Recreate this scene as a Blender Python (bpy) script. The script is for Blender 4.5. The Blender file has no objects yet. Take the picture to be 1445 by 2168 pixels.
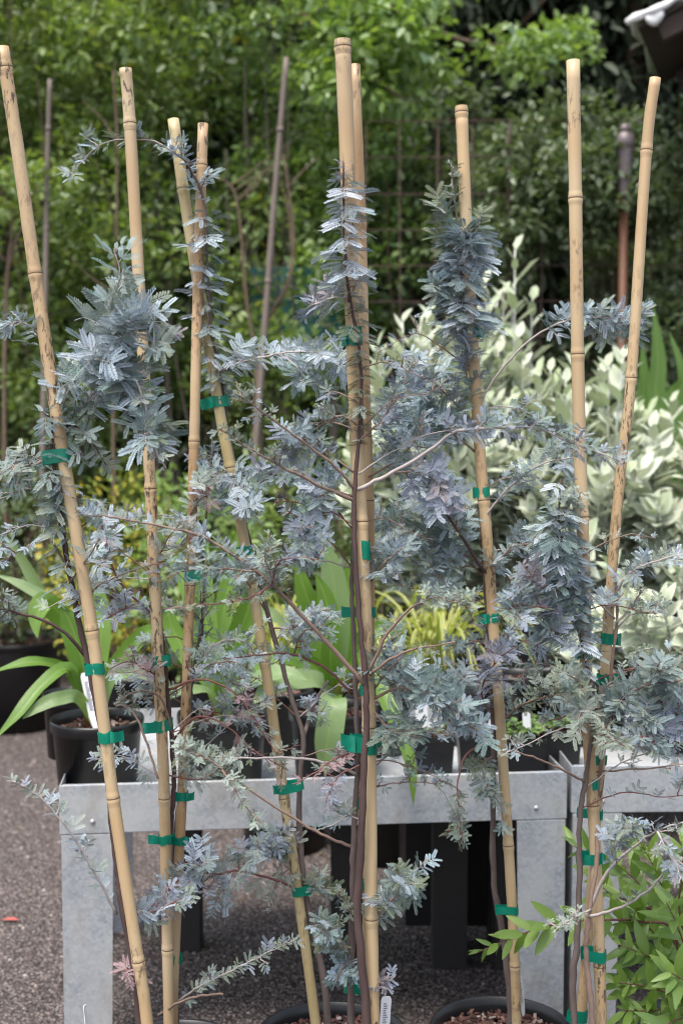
import bpy, math, random
import numpy as np
from mathutils import Vector, Matrix

random.seed(7); RNG = np.random.default_rng(7)
S = bpy.context.scene
COL = S.collection

# ------------------------------------------------------------------ camera
CAM_H, PITCH, F = 1.5, math.radians(4.0), 2700.0        # focal length in photo pixels (1445 x 2168)
cam = bpy.data.cameras.new('camera'); camo = bpy.data.objects.new('camera', cam); COL.objects.link(camo)
camo.location = (0, 0, CAM_H); camo.rotation_euler = (math.pi/2 - PITCH, 0, 0)
cam.sensor_fit = 'VERTICAL'; cam.sensor_height = 36.0; cam.sensor_width = 24.0
cam.lens = F/2168*36.0
cam.clip_start = .05; cam.clip_end = 500
cam.dof.use_dof = True; cam.dof.focus_distance = 2.22; cam.dof.aperture_fstop = 3.7
S.camera = camo

# ------------------------------------------------------------------ sky, sun, exposure
SUN_EL, SUN_AZ = math.radians(68), math.radians(212)     # azimuth clockwise from +Y: behind the camera, a little left
W = bpy.data.worlds.new('World'); S.world = W; W.use_nodes = True
wn = W.node_tree.nodes; wl = W.node_tree.links
sky = wn.new('ShaderNodeTexSky'); sky.sky_type = 'NISHITA'; sky.sun_disc = False
sky.sun_elevation = SUN_EL; sky.sun_rotation = SUN_AZ; sky.air_density = 1.0; sky.dust_density = 3.0; sky.ozone_density = 1.0
hs = wn.new('ShaderNodeHueSaturation'); hs.inputs['Saturation'].default_value = .58     # thin even cloud: the whole sky paler
wl.new(sky.outputs[0], hs.inputs['Color']); wl.new(hs.outputs[0], wn['Background'].inputs[0]); wn['Background'].inputs[1].default_value = 0.12
sun = bpy.data.lights.new('sun', 'SUN'); sun.energy = 1.5; sun.angle = math.radians(20); sun.color = (1, .95, .88)
suno = bpy.data.objects.new('sun', sun); COL.objects.link(suno)
sd = Vector((math.sin(SUN_AZ)*math.cos(SUN_EL), math.cos(SUN_AZ)*math.cos(SUN_EL), math.sin(SUN_EL)))
suno.rotation_euler = sd.to_track_quat('Z', 'Y').to_euler(); suno.location = sd*20
S.view_settings.view_transform = 'Standard'; S.view_settings.look = 'None'
S.view_settings.exposure = 1.5; S.view_settings.gamma = 1.0
S.cycles.use_denoising = True; S.cycles.filter_width = 1.1
S.cycles.max_bounces = 6; S.cycles.diffuse_bounces = 4; S.cycles.glossy_bounces = 2
S.cycles.transmission_bounces = 4; S.cycles.transparent_max_bounces = 4
S.cycles.caustics_reflective = False; S.cycles.caustics_refractive = False

# ------------------------------------------------------------------ helpers
def P(u, v, Y):
    """photo pixel -> the point on its ray at ground distance Y"""
    a, b = (u-722.5)/F, -(v-1084.0)/F
    dy = math.cos(PITCH) + b*math.sin(PITCH); dz = -math.sin(PITCH) + b*math.cos(PITCH)
    k = Y/dy
    return Vector((a*k, Y, CAM_H + dz*k))
def PX(px, Y): return px/F*Y*1.04           # pixel length -> metres near that distance

def rnd(a, b): return random.uniform(a, b)
def rv(s=1.0): return Vector((rnd(-s, s), rnd(-s, s), rnd(-s, s)))

def new_mat(name):
    m = bpy.data.materials.new(name); m.use_nodes = True
    nt = m.node_tree; b = nt.nodes['Principled BSDF']
    return m, nt, b
def N(nt, t, **kw):
    n = nt.nodes.new(t)
    for k, v in kw.items(): setattr(n, k, v)
    return n
def mixc(nt, fac, a, b, mode='MIX'):
    n = nt.nodes.new('ShaderNodeMix'); n.data_type = 'RGBA'; n.blend_type = mode
    for sock, val in ((n.inputs[0], fac), (n.inputs[6], a), (n.inputs[7], b)):
        if isinstance(val, bpy.types.NodeSocket): nt.links.new(val, sock)
        elif isinstance(val, (int, float)): sock.default_value = val
        else: sock.default_value = (*val, 1)
    return n.outputs[2]
def noise(nt, scale, detail=4, rough=.55, vec=None):
    n = N(nt, 'ShaderNodeTexNoise'); n.inputs['Scale'].default_value = scale
    n.inputs['Detail'].default_value = detail; n.inputs['Roughness'].default_value = rough
    if vec is not None: nt.links.new(vec, n.inputs['Vector'])
    return n.outputs[0]
def ramp(nt, fac, stops):
    r = N(nt, 'ShaderNodeValToRGB'); nt.links.new(fac, r.inputs[0])
    e = r.color_ramp.elements
    while len(e) < len(stops): e.new(.5)
    for el, (p, c) in zip(e, stops):
        el.position = p; el.color = (*c, 1) if not isinstance(c, (int, float)) else (c, c, c, 1)
    return r.outputs[0]
def coords(nt, scale=(1, 1, 1), kind='Object'):
    tc = N(nt, 'ShaderNodeTexCoord'); mp = N(nt, 'ShaderNodeMapping'); mp.inputs['Scale'].default_value = scale
    nt.links.new(tc.outputs[kind], mp.inputs[0]); return mp.outputs[0]
def bump(nt, b, h, strength=.3, dist=.005):
    n = N(nt, 'ShaderNodeBump'); n.inputs['Strength'].default_value = strength; n.inputs['Distance'].default_value = dist
    nt.links.new(h, n.inputs['Height']); nt.links.new(n.outputs[0], b.inputs['Normal'])

def leaf_mat(name, stops, trans=.3, rough=.5, rand='object', tcol=None, spec=.4, sheen=0):
    m, nt, b = new_mat(name)
    src = N(nt, 'ShaderNodeObjectInfo').outputs['Random'] if rand == 'object' else N(nt, 'ShaderNodeNewGeometry').outputs['Random Per Island']
    k = len(stops)
    c = ramp(nt, src, [(i/(k-1), s) for i, s in enumerate(stops)])
    nz = noise(nt, 60, 2, .5, coords(nt))
    c = mixc(nt, .35, c, mixc(nt, nz, (.55, .55, .55), (1.45, 1.45, 1.45)), 'MULTIPLY')
    nt.links.new(c, b.inputs['Base Color']); b.inputs['Roughness'].default_value = rough
    b.inputs['Specular IOR Level'].default_value = spec
    if sheen: b.inputs['Sheen Weight'].default_value = sheen
    if trans:
        t = N(nt, 'ShaderNodeBsdfTranslucent'); mx = N(nt, 'ShaderNodeMixShader'); mx.inputs[0].default_value = trans
        if tcol: nt.links.new(mixc(nt, 1.0, c, tcol, 'MULTIPLY'), t.inputs[0])
        else: nt.links.new(c, t.inputs[0])
        nt.links.new(b.outputs[0], mx.inputs[1]); nt.links.new(t.outputs[0], mx.inputs[2])
        nt.links.new(mx.outputs[0], nt.nodes['Material Output'].inputs[0])
    return m
def plain_mat(name, col, rough=.6, metal=0, var=.25, scale=30, spec=.5, bmp=0, stretch=(1, 1, 1)):
    m, nt, b = new_mat(name)
    nz = noise(nt, scale, 5, .6, coords(nt, stretch))
    c = mixc(nt, nz, tuple(x*(1-var) for x in col), tuple(min(1, x*(1+var)) for x in col))
    nt.links.new(c, b.inputs['Base Color']); b.inputs['Roughness'].default_value = rough
    b.inputs['Metallic'].default_value = metal; b.inputs['Specular IOR Level'].default_value = spec
    if bmp: bump(nt, b, nz, bmp, .003)
    return m

# ------------------------------------------------------------------ materials
M = {}
def mat_ground():
    m, nt, b = new_mat('aggregate_paving')
    co = coords(nt)
    v = N(nt, 'ShaderNodeTexVoronoi'); v.inputs['Scale'].default_value = 140; nt.links.new(co, v.inputs['Vector'])
    v.inputs['Randomness'].default_value = 1
    sep = N(nt, 'ShaderNodeSeparateColor'); nt.links.new(v.outputs['Color'], sep.inputs[0])
    c = ramp(nt, sep.outputs[0], [(0, (.07, .052, .047)), (.35, (.15, .115, .104)), (.7, (.23, .185, .17)), (.93, (.36, .30, .28)), (1, (.5, .45, .42))])
    edge = ramp(nt, v.outputs['Distance'], [(.25, 1.0), (.7, .16)])
    c = mixc(nt, 1.0, c, edge, 'MULTIPLY')
    big = noise(nt, 2.2, 4, .6, co)
    c = mixc(nt, .7, c, mixc(nt, big, (.6, .58, .6), (1.16, 1.15, 1.16)), 'MULTIPLY')
    nt.links.new(c, b.inputs['Base Color']); b.inputs['Roughness'].default_value = .8
    inv = ramp(nt, v.outputs['Distance'], [(0, 1.0), (.8, 0.0)])
    bump(nt, b, inv, .9, .006)
    return m
M['ground'] = mat_ground()
def mat_bamboo(name, ca, cb):
    m, nt, b = new_mat(name)
    co = coords(nt); cs = coords(nt, (1, 1, .05)); cm = coords(nt, (1, 1, .16))
    f = noise(nt, 150, 3, .6, cs)
    c = mixc(nt, f, ca, cb)
    blot = noise(nt, 9, 4, .65, cm)
    c = mixc(nt, ramp(nt, blot, [(.40, 0.0), (.72, .8)]), c, (.33, .22, .125))
    pale = noise(nt, 5, 2, .5, co)
    c = mixc(nt, ramp(nt, pale, [(.42, 0.0), (.68, .6)]), c, (.56, .46, .30))
    spk = noise(nt, 120, 3, .7, coords(nt, (1, 1, .35)))
    big = noise(nt, 4.5, 2, .5, co)
    mul = N(nt, 'ShaderNodeMath', operation='MULTIPLY')
    nt.links.new(ramp(nt, spk, [(.52, 0.0), (.6, 1.0)]), mul.inputs[0]); nt.links.new(ramp(nt, big, [(.50, 0.0), (.64, .85)]), mul.inputs[1])
    c = mixc(nt, mul.outputs[0], c, (.035, .025, .02))
    nt.links.new(c, b.inputs['Base Color']); b.inputs['Roughness'].default_value = .42; b.inputs['Specular IOR Level'].default_value = .35
    bump(nt, b, f, .15, .001)
    return m
M['bamboo'] = mat_bamboo('bamboo_straw', (.54, .39, .22), (.44, .30, .16))
M['bamboo_green'] = mat_bamboo('bamboo_olive', (.46, .37, .185), (.38, .30, .14))
M['bamboo_orange'] = mat_bamboo('bamboo_orange', (.44, .28, .145), (.36, .215, .10))
M['node'] = plain_mat('bamboo_node', (.14, .085, .05), .7, var=.6, scale=90)
def mat_tape():
    m, nt, b = new_mat('green_tape')
    nz = noise(nt, 40, 3, .6, coords(nt))
    c = mixc(nt, nz, (.0, .17, .10), (.004, .29, .19))
    nt.links.new(c, b.inputs['Base Color']); b.inputs['Roughness'].default_value = .28
    t = N(nt, 'ShaderNodeBsdfTranslucent'); nt.links.new(mixc(nt, .5, c, (.02, .6, .42)), t.inputs[0])
    mx = N(nt, 'ShaderNodeMixShader'); mx.inputs[0].default_value = .3
    nt.links.new(b.outputs[0], mx.inputs[1]); nt.links.new(t.outputs[0], mx.inputs[2])
    nt.links.new(mx.outputs[0], nt.nodes['Material Output'].inputs[0])
    bump(nt, b, nz, .4, .004)
    return m
M['tape'] = mat_tape()
def mat_galv():
    m, nt, b = new_mat('galvanised_steel')
    co = coords(nt)
    v = N(nt, 'ShaderNodeTexVoronoi'); v.inputs['Scale'].default_value = 130; nt.links.new(co, v.inputs['Vector'])
    sep = N(nt, 'ShaderNodeSeparateColor'); nt.links.new(v.outputs['Color'], sep.inputs[0])
    c = ramp(nt, sep.outputs[0], [(0, (.29, .31, .34)), (1, (.42, .44, .46))])
    n1 = noise(nt, 7, 6, .65, co)
    c = mixc(nt, ramp(nt, n1, [(.42, 0.0), (.62, .75)]), c, (.47, .475, .47))
    n2 = noise(nt, 16, 5, .7, coords(nt, (1, 1, .35)))
    c = mixc(nt, ramp(nt, n2, [(.52, 0.0), (.72, .65)]), c, (.31, .275, .23))
    nt.links.new(c, b.inputs['Base Color']); b.inputs['Metallic'].default_value = .25
    r = ramp(nt, n1, [(.3, .5), (.7, .7)]); nt.links.new(r, b.inputs['Roughness'])
    bump(nt, b, n1, .08, .004)
    return m
M['galv'] = mat_galv()
M['bolt'] = plain_mat('zinc_bolt', (.5, .5, .5), .4, .7, .15, 200)
M['blackpot'] = plain_mat('black_plastic', (.012, .012, .013), .38, 0, .5, 25, .5)
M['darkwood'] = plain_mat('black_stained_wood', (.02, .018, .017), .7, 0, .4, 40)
M['soil'] = plain_mat('potting_soil', (.055, .032, .022), .95, 0, .6, 120, .2, .8)
M['chips'] = leaf_mat('bark_chips', [(.02, .010, .008), (.06, .024, .018), (.11, .045, .032), (.07, .028, .02), (.20, .11, .08), (.42, .36, .32)], 0, .8, 'island')
M['tag'] = plain_mat('white_tag', (.78, .78, .80), .45, 0, .04, 30)
M['print'] = plain_mat('grey_print', (.22, .22, .27), .6, 0, .2, 200)
M['bark'] = plain_mat('acacia_bark', (.13, .10, .09), .85, 0, .5, 70, .2, .6, (1, 1, .25))
M['bark_dark'] = plain_mat('dark_acacia_bark', (.085, .055, .05), .8, 0, .45, 70, .2, .6, (1, 1, .25))
M['twig'] = plain_mat('acacia_twig', (.24, .165, .13), .75, 0, .35, 90, .25)
M['twig_red'] = plain_mat('reddish_twig', (.19, .085, .075), .7, 0, .35, 90, .25)
M['twig_pale'] = plain_mat('pale_twig', (.40, .35, .33), .75, 0, .25, 90, .25)
M['rachis'] = plain_mat('leaf_stalk', (.30, .30, .29), .7, 0, .3, 60)
B = {}
B['blue'] = leaf_mat('leaf_powder_blue', [(0.280, 0.365, 0.409), (0.365, 0.448, 0.509), (0.491, 0.546, 0.630), (0.301, 0.388, 0.417)], .12, .44)
B['teal'] = leaf_mat('leaf_blue_green', [(0.124, 0.197, 0.186), (0.190, 0.270, 0.266), (0.269, 0.350, 0.355), (0.161, 0.220, 0.186)], .12, .44)
B['grey'] = leaf_mat('leaf_grey_green', [(0.168, 0.218, 0.184), (0.231, 0.284, 0.240), (0.326, 0.367, 0.328), (0.179, 0.224, 0.162)], .14, .55)
B['pale'] = leaf_mat('leaf_pale_grey', [(0.310, 0.378, 0.323), (0.370, 0.432, 0.370), (0.275, 0.338, 0.286)], .15, .55)
B['purple'] = leaf_mat('leaf_violet_grey', [(0.214, 0.248, 0.316), (0.274, 0.313, 0.404), (0.187, 0.203, 0.258), (0.224, 0.298, 0.352)], .12, .52)
B['mauve'] = leaf_mat('leaf_mauve', [(0.199, 0.168, 0.195), (0.261, 0.227, 0.256), (0.293, 0.264, 0.287)], .12, .55)
B['pink'] = leaf_mat('leaf_dusty_pink', [(.33, .20, .21), (.40, .27, .28), (.30, .24, .24)], .15, .6)
B['olive'] = leaf_mat('leaf_olive', [(0.116, 0.149, 0.074), (0.165, 0.198, 0.116), (0.209, 0.253, 0.168)], .2, .5)
B['green'] = leaf_mat('leaf_young_green', [(.12, .18, .055), (.16, .235, .09), (.13, .20, .11)], .25, .45)
M['silver'] = leaf_mat('silver_leaf', [(0.394, 0.452, 0.303), (0.485, 0.530, 0.392), (0.605, 0.633, 0.505), (0.394, 0.479, 0.278)], .22, .6, 'object', (1, 1, .8), .3, .2)
M['silver_stuff'] = leaf_mat('silver_leaf_mass', [(0.347, 0.412, 0.256), (0.462, 0.514, 0.366), (0.579, 0.618, 0.475), (0.359, 0.439, 0.243)], .22, .6, 'island', (1, 1, .8), .3, .2)
M['silver_edge'] = plain_mat('silver_leaf_edge', (.56, .58, .50), .7, 0, .08)
M['silver_stem'] = plain_mat('silver_stem', (.55, .54, .50), .8, 0, .15)
M['shrub_leaf'] = leaf_mat('glossy_green_leaf', [(0.123, 0.213, 0.039), (0.179, 0.280, 0.055), (0.235, 0.347, 0.083), (0.146, 0.235, 0.066)], .3, .35, 'object', (1.3, 1.5, .5), .5)
M['hedge_a'] = leaf_mat('hedge_leaf_fresh', [(0.105, 0.168, 0.044), (0.161, 0.231, 0.072), (0.217, 0.293, 0.091), (0.133, 0.199, 0.082), (0.280, 0.323, 0.102)], .35, .4, 'island', (1.4, 1.5, .5), .5)
M['hedge_b'] = leaf_mat('hedge_leaf_ivy', [(0.082, 0.118, 0.055), (0.125, 0.168, 0.076), (0.176, 0.219, 0.117), (0.106, 0.146, 0.083)], .25, .35, 'island', (1.2, 1.4, .5), .6)
M['hedge_c'] = leaf_mat('hedge_leaf_bright', [(0.148, 0.235, 0.064), (0.202, 0.305, 0.092), (0.269, 0.363, 0.129), (0.175, 0.270, 0.147)], .35, .4, 'island', (1.4, 1.5, .5), .5)
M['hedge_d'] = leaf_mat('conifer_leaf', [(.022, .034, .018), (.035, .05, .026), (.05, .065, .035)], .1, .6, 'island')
M['hedge_y'] = leaf_mat('yellow_leaf', [(0.352, 0.345, 0.033), (0.275, 0.333, 0.055), (0.462, 0.345, 0.033), (0.198, 0.310, 0.055)], .35, .45, 'island')
M['herb'] = leaf_mat('herb_leaf', [(.13, .22, .06), (.19, .29, .09), (.10, .17, .05)], .3, .5, 'object')
M['stem_brown'] = plain_mat('brown_stem', (.14, .095, .065), .85, 0, .4, 40)
M['stem_grey'] = plain_mat('weathered_grey_stem', (.17, .135, .115), .85, 0, .35, 40)
M['rust'] = plain_mat('rusty_wire', (.07, .04, .035), .8, .2, .4, 80)
M['sign'] = plain_mat('teal_sign_paint', (.012, .11, .105), .5, 0, .15, 10)
M['signprint'] = plain_mat('sign_lettering', (.45, .45, .22), .6, 0, .1)
M['copper'] = plain_mat('orange_brown_pole', (.12, .05, .025), .6, .1, .35, 30)
M['lampmetal'] = plain_mat('weathered_metal', (.16, .13, .13), .5, .5, .35, 40)
M['roofsheet'] = plain_mat('white_roof_sheet', (.72, .72, .70), .5, 0, .15, 12)
M['fascia'] = plain_mat('brown_timber', (.055, .04, .032), .8, 0, .35, 30, .3, .3, (.2, 1, 1))
M['redleaf'] = plain_mat('red_leaf', (.45, .11, .09), .6)
def mat_strap(name, ca, cb, base, stripe=None):
    m, nt, b = new_mat(name)
    uv = N(nt, 'ShaderNodeUVMap'); sp = N(nt, 'ShaderNodeSeparateXYZ'); nt.links.new(uv.outputs[0], sp.inputs[0])
    rn = N(nt, 'ShaderNodeObjectInfo').outputs['Random']
    c = mixc(nt, rn, ca, cb)
    mid = ramp(nt, sp.outputs[0], [(0, 0.0), (.44, 0.0), (.5, .5), (.56, 0.0), (1, 0.0)])
    c = mixc(nt, mid, c, (.32, .42, .14))
    w = N(nt, 'ShaderNodeTexWave'); w.bands_direction = 'X'; w.inputs['Scale'].default_value = 9; w.inputs['Distortion'].default_value = .6
    nt.links.new(uv.outputs[0], w.inputs['Vector'])
    c = mixc(nt, .22, c, mixc(nt, w.outputs[0], (.6, .6, .6), (1.3, 1.3, 1.3)), 'MULTIPLY')
    if stripe:
        st = ramp(nt, sp.outputs[0], [(0, 1.0), (.24, 1.0), (.3, 0.0), (.7, 0.0), (.76, 1.0), (1, 1.0)])
        c = mixc(nt, st, stripe, c)
    if base:
        c = mixc(nt, ramp(nt, sp.outputs[1], [(0, 1.0), (.06, .8), (.2, 0.0)]), c, base)
    nt.links.new(c, b.inputs['Base Color']); b.inputs['Roughness'].default_value = .36
    bump(nt, b, w.outputs[0], .2, .002)
    t = N(nt, 'ShaderNodeBsdfTranslucent'); nt.links.new(mixc(nt, 1.0, c, (1.3, 1.5, .45), 'MULTIPLY'), t.inputs[0])
    mx = N(nt, 'ShaderNodeMixShader'); mx.inputs[0].default_value = .35
    nt.links.new(b.outputs[0], mx.inputs[1]); nt.links.new(t.outputs[0], mx.inputs[2])
    nt.links.new(mx.outputs[0], nt.nodes['Material Output'].inputs[0])
    return m
M['strap'] = mat_strap('strap_leaf', (.125, .24, .035), (.175, .295, .06), (.20, .05, .05))
M['strap_pale'] = mat_strap('strap_leaf_pale', (.21, .31, .13), (.27, .36, .19), None)
M['liriope'] = mat_strap('variegated_leaf', (.60, .56, .17), (.56, .55, .24), None, (.20, .27, .06))
M['sword'] = mat_strap('sword_leaf', (.11, .21, .045), (.15, .26, .07), None)

# ------------------------------------------------------------------ object helpers
def tag(o, label, cat, group=None, kind=None):
    if label: o['label'] = label
    if cat: o['category'] = cat
    if group: o['group'] = group
    if kind: o['kind'] = kind
    return o
def thing(name, loc, label, cat, group=None):
    o = bpy.data.objects.new(name, None); COL.objects.link(o); o.location = loc; o.empty_display_size = .05
    return tag(o, label, cat, group)
def make_mesh(name, vs, fs, mats, smooth=True, mi=None, uv=None):
    me = bpy.data.meshes.new(name); me.from_pydata([tuple(v) for v in vs], [], fs)
    for m in (mats if isinstance(mats, (list, tuple)) else [mats]): me.materials.append(m)
    if mi is not None: me.polygons.foreach_set('material_index', mi)
    if smooth: me.polygons.foreach_set('use_smooth', [True]*len(me.polygons))
    if uv is not None:
        l = me.uv_layers.new(name='UVMap')
        idx = np.zeros(len(me.loops), dtype=np.int32); me.loops.foreach_get('vertex_index', idx)
        l.data.foreach_set('uv', np.asarray(uv, dtype=np.float32)[idx].ravel())
    me.update(); return me
def put(name, me, parent=None, mw=None):
    o = bpy.data.objects.new(name, me); COL.objects.link(o)
    if parent is not None:
        o.parent = parent
        if parent.parent is None and parent.type == 'EMPTY': o.matrix_basis = Matrix.Translation(-parent.location) @ (mw or Matrix())
        elif mw is not None: o.matrix_basis = mw
    elif mw is not None: o.matrix_basis = mw
    return o
def part(name, g, mats, parent=None, smooth=True, **kw):
    return put(name, make_mesh(name, g[0], g[1], mats, smooth, **kw), parent)
def join(*gs):
    V, Fc = [], []
    for v, f in gs:
        k = len(V); V += list(v); Fc += [tuple(i+k for i in q) for q in f]
    return V, Fc
def xf(g, m): return [m @ Vector(v) for v in g[0]], g[1]
def spline(pts, n):
    """Catmull-Rom through pts, about n points"""
    pts = [Vector(p) for p in pts]
    if len(pts) == 2: return [pts[0].lerp(pts[1], i/(n-1)) for i in range(n)]
    ex = [pts[0]*2-pts[1]] + pts + [pts[-1]*2-pts[-2]]
    m = len(pts)-1; out = []
    for i in range(n):
        t = i/(n-1)*m; k = min(int(t), m-1); t -= k
        a, b, c, d = ex[k:k+4]
        out.append(.5*((2*b)+(c-a)*t+(2*a-5*b+4*c-d)*t*t+(3*b-a-3*c+d)*t**3))
    return out
def tube(path, rad, n=8, cap=True):
    path = [Vector(p) for p in path]; k = len(path)
    if not isinstance(rad, (list, tuple)): rad = [rad]*k
    V, Fc = [], []; up = None
    for i, p in enumerate(path):
        t = (path[min(i+1, k-1)]-path[max(i-1, 0)]).normalized()
        if up is None:
            up = t.orthogonal().normalized()
        up = (up - t*up.dot(t)).normalized(); sd_ = t.cross(up)
        for j in range(n):
            a = 2*math.pi*j/n; V.append(p+(up*math.cos(a)+sd_*math.sin(a))*rad[i])
    for i in range(k-1):
        for j in range(n):
            Fc.append((i*n+j, i*n+(j+1) % n, (i+1)*n+(j+1) % n, (i+1)*n+j))
    if cap: Fc += [tuple(range(n-1, -1, -1)), tuple(range((k-1)*n, k*n))]
    return V, Fc
def box(x0, x1, y0, y1, z0, z1):
    V = [(x, y, z) for x in (x0, x1) for y in (y0, y1) for z in (z0, z1)]
    return [Vector(v) for v in V], [(0, 1, 3, 2), (4, 6, 7, 5), (0, 4, 5, 1), (2, 3, 7, 6), (0, 2, 6, 4), (1, 5, 7, 3)]
def bevel_obj(o, w=.003, seg=2):
    m = o.modifiers.new('bevel', 'BEVEL'); m.width = w; m.segments = seg; m.limit_method = 'ANGLE'; return o
def lathe(prof, n=40, c=(0, 0, 0), closed=True):
    V, Fc = [], []; c = Vector(c)
    for r, z in prof:
        for j in range(n):
            a = 2*math.pi*j/n; V.append(c+Vector((r*math.cos(a), r*math.sin(a), z)))
    for i in range(len(prof)-1):
        for j in range(n):
            Fc.append((i*n+j, i*n+(j+1) % n, (i+1)*n+(j+1) % n, (i+1)*n+j))
    return V, Fc

def leaf_cloud(name, pos, nrm, ax, size, mat, parent, width=.42, fold=.12, kind='stuff'):
    """many 4-triangle leaves as one mesh; pos, nrm, ax are (n,3) arrays"""
    n = len(pos)
    ax = ax/np.linalg.norm(ax, axis=1, keepdims=True)
    nrm = nrm - ax*(nrm*ax).sum(1, keepdims=True); nrm /= np.linalg.norm(nrm, axis=1, keepdims=True)+1e-9
    sd_ = np.cross(nrm, ax); s = size[:, None]
    tpl = [(0, 0, 0), (.3, width*.5, fold*.5), (.72, width*.42, fold*.4), (1, 0, -.08), (.72, -width*.42, fold*.4), (.3, -width*.5, fold*.5)]
    V = np.stack([pos + s*(ax*a + sd_*b + nrm*c) for a, b, c in tpl], 1).reshape(-1, 3)
    base = (np.arange(n)*6)[:, None]
    Q = np.stack([base+np.array([0, 3, 2, 1]), base+np.array([0, 5, 4, 3])], 1).reshape(-1, 4)
    me = bpy.data.meshes.new(name); me.vertices.add(n*6); me.vertices.foreach_set('co', V.astype(np.float32).ravel())
    me.loops.add(n*8); me.loops.foreach_set('vertex_index', Q.astype(np.int32).ravel())
    me.polygons.add(n*2); me.polygons.foreach_set('loop_start', (np.arange(n*2)*4).astype(np.int32))
    me.materials.append(mat); me.update(calc_edges=True); me.validate()
    o = put(name, me, parent)
    if kind: o['kind'] = kind
    return o

# ------------------------------------------------------------------ ground
g = part('ground', ([(-60, -20, 0), (60, -20, 0), (60, 90, 0), (-60, 90, 0)], [(0, 1, 2, 3)]), M['ground'], smooth=False)
g['kind'] = 'structure'
n = 5200                                                  # loose grit lying on the paving
xy = np.column_stack([RNG.uniform(-2.2, 1.6, n), RNG.uniform(2.3, 7.2, n)])
V, Fc = [], []
for (x, y) in xy:
    r = rnd(.003, .0075); k = len(V)
    for d in ((1, 0, 0), (0, 1, 0), (-1, 0, 0), (0, -1, 0), (0, 0, .7)):
        V.append((x+d[0]*r*rnd(.7, 1.3), y+d[1]*r*rnd(.7, 1.3), d[2]*r*rnd(.7, 1.2)+.0005))
    Fc += [(k, k+1, k+4), (k+1, k+2, k+4), (k+2, k+3, k+4), (k+3, k, k+4)]
M['grit'] = leaf_mat('loose_grit', [(.09, .06, .05), (.2, .15, .13), (.32, .26, .23), (.14, .10, .09), (.45, .40, .37)], 0, .85, 'island')
o = part('loose_grit', (V, Fc), M['grit'], smooth=False)
tag(o, 'small loose grit lying all over the brown paving', 'grit', kind='stuff')

# ------------------------------------------------------------------ steel tables
def steel_table(label, origin, yaw, L, D, H, ap=.115, leg_w=.118):
    m = Matrix.Translation(origin) @ Matrix.Rotation(yaw, 4, 'Z')
    t = thing('steel_table', Vector(origin), label, 'table', 'galvanised steel nursery tables')
    def bx(name, *a, bev=.003):
        return bevel_obj(part(name, xf(box(*a), m), M['galv'], t, False), bev)
    th = .004
    bx('front_apron', 0, L, 0, th, H-ap, H)
    bx('back_apron', 0, L, D-th, D, H-ap, H)
    bx('side_apron', 0, th, th+.001, D-th-.001, H-ap+.001, H-.001)
    bx('side_apron', L-th, L, th+.001, D-th-.001, H-ap+.001, H-.001)
    bx('apron_lip', .006, L-.006, th+.001, .016, H-.006, H-.001, bev=.002)
    bx('tray_floor', th+.001, L-th-.001, th+.001, D-th-.001, H-.062, H-.055, bev=.001)
    for sx in (0, 1):
        for sy in (0, 1):
            x0 = .004 if sx == 0 else L-.004
            s = 1 if sx == 0 else -1
            y0 = -.0035 if sy == 0 else D+.0035
            q = 1 if sy == 0 else -1
            w0, w1 = leg_w, leg_w*.92
            # folded sheet leg: a front face that tapers and a return along the side
            yb = y0 + q*.0045
            zt = H-ap+.002 if sy == 0 else H-ap+.002
            A = [(x0, y0, 0), (x0+s*w1, y0, 0), (x0+s*w0, y0, zt-.004), (x0, y0, zt-.004)]
            y0i = y0+q*.004
            Bk = [(a, y0i, c) for a, b_, c in A]
            g1 = ([Vector(v) for v in A+Bk], [(0, 1, 2, 3), (7, 6, 5, 4), (0, 4, 5, 1), (1, 5, 6, 2), (2, 6, 7, 3), (3, 7, 4, 0)])
            lo, hi = sorted((x0, x0+s*.004)); l2, h2 = sorted((y0i+q*.0005, y0+q*.09))
            g2 = box(lo, hi, l2, h2, 0, zt-.005)
            g3 = box(*sorted((x0+s*.004, x0+s*w0*.98)), *sorted((y0+q*.008, y0+q*.012)), zt-.006, H-.066)
            part('leg', xf(join(g1, g2, g3), m), M['galv'], t, False)
    for bx_, bz in ((.075, H-ap+.028), (L-.075, H-ap+.028)):
        gg = lathe([(0.0001, .004), (.0035, .0035), (.006, .0015), (.0065, 0)], 12)
        part('bolt', xf(gg, m @ Matrix.Translation((bx_, -.0002, bz)) @ Matrix.Rotation(math.pi/2, 4, 'X')), M['bolt'], t)
    return m
TL, TR = P(125, 1663, 2.88), P(1200, 1634, 3.0)
TZ = (TL.z+TR.z)/2
yaw = math.atan2(TR.y-TL.y, TR.x-TL.x); TLEN = math.hypot(TR.x-TL.x, TR.y-TL.y)
MT1 = steel_table('galvanised steel table under the row of broad leaved potted plants', (TL.x, TL.y, 0), yaw, TLEN, .78, TZ)
T2o = P(1209, 1634, 3.005)
MT2 = steel_table('galvanised steel table at the right edge behind the two crossing stakes', (T2o.x, T2o.y, 0), yaw*.3, 1.22, .78, TZ+.012)
MT3 = steel_table('galvanised steel table further back, carrying the silver shrubs', (.22, 4.25, 0), yaw*.5, 2.4, .8, TZ)
TF = TZ-.055                                             # tray floor height

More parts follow.
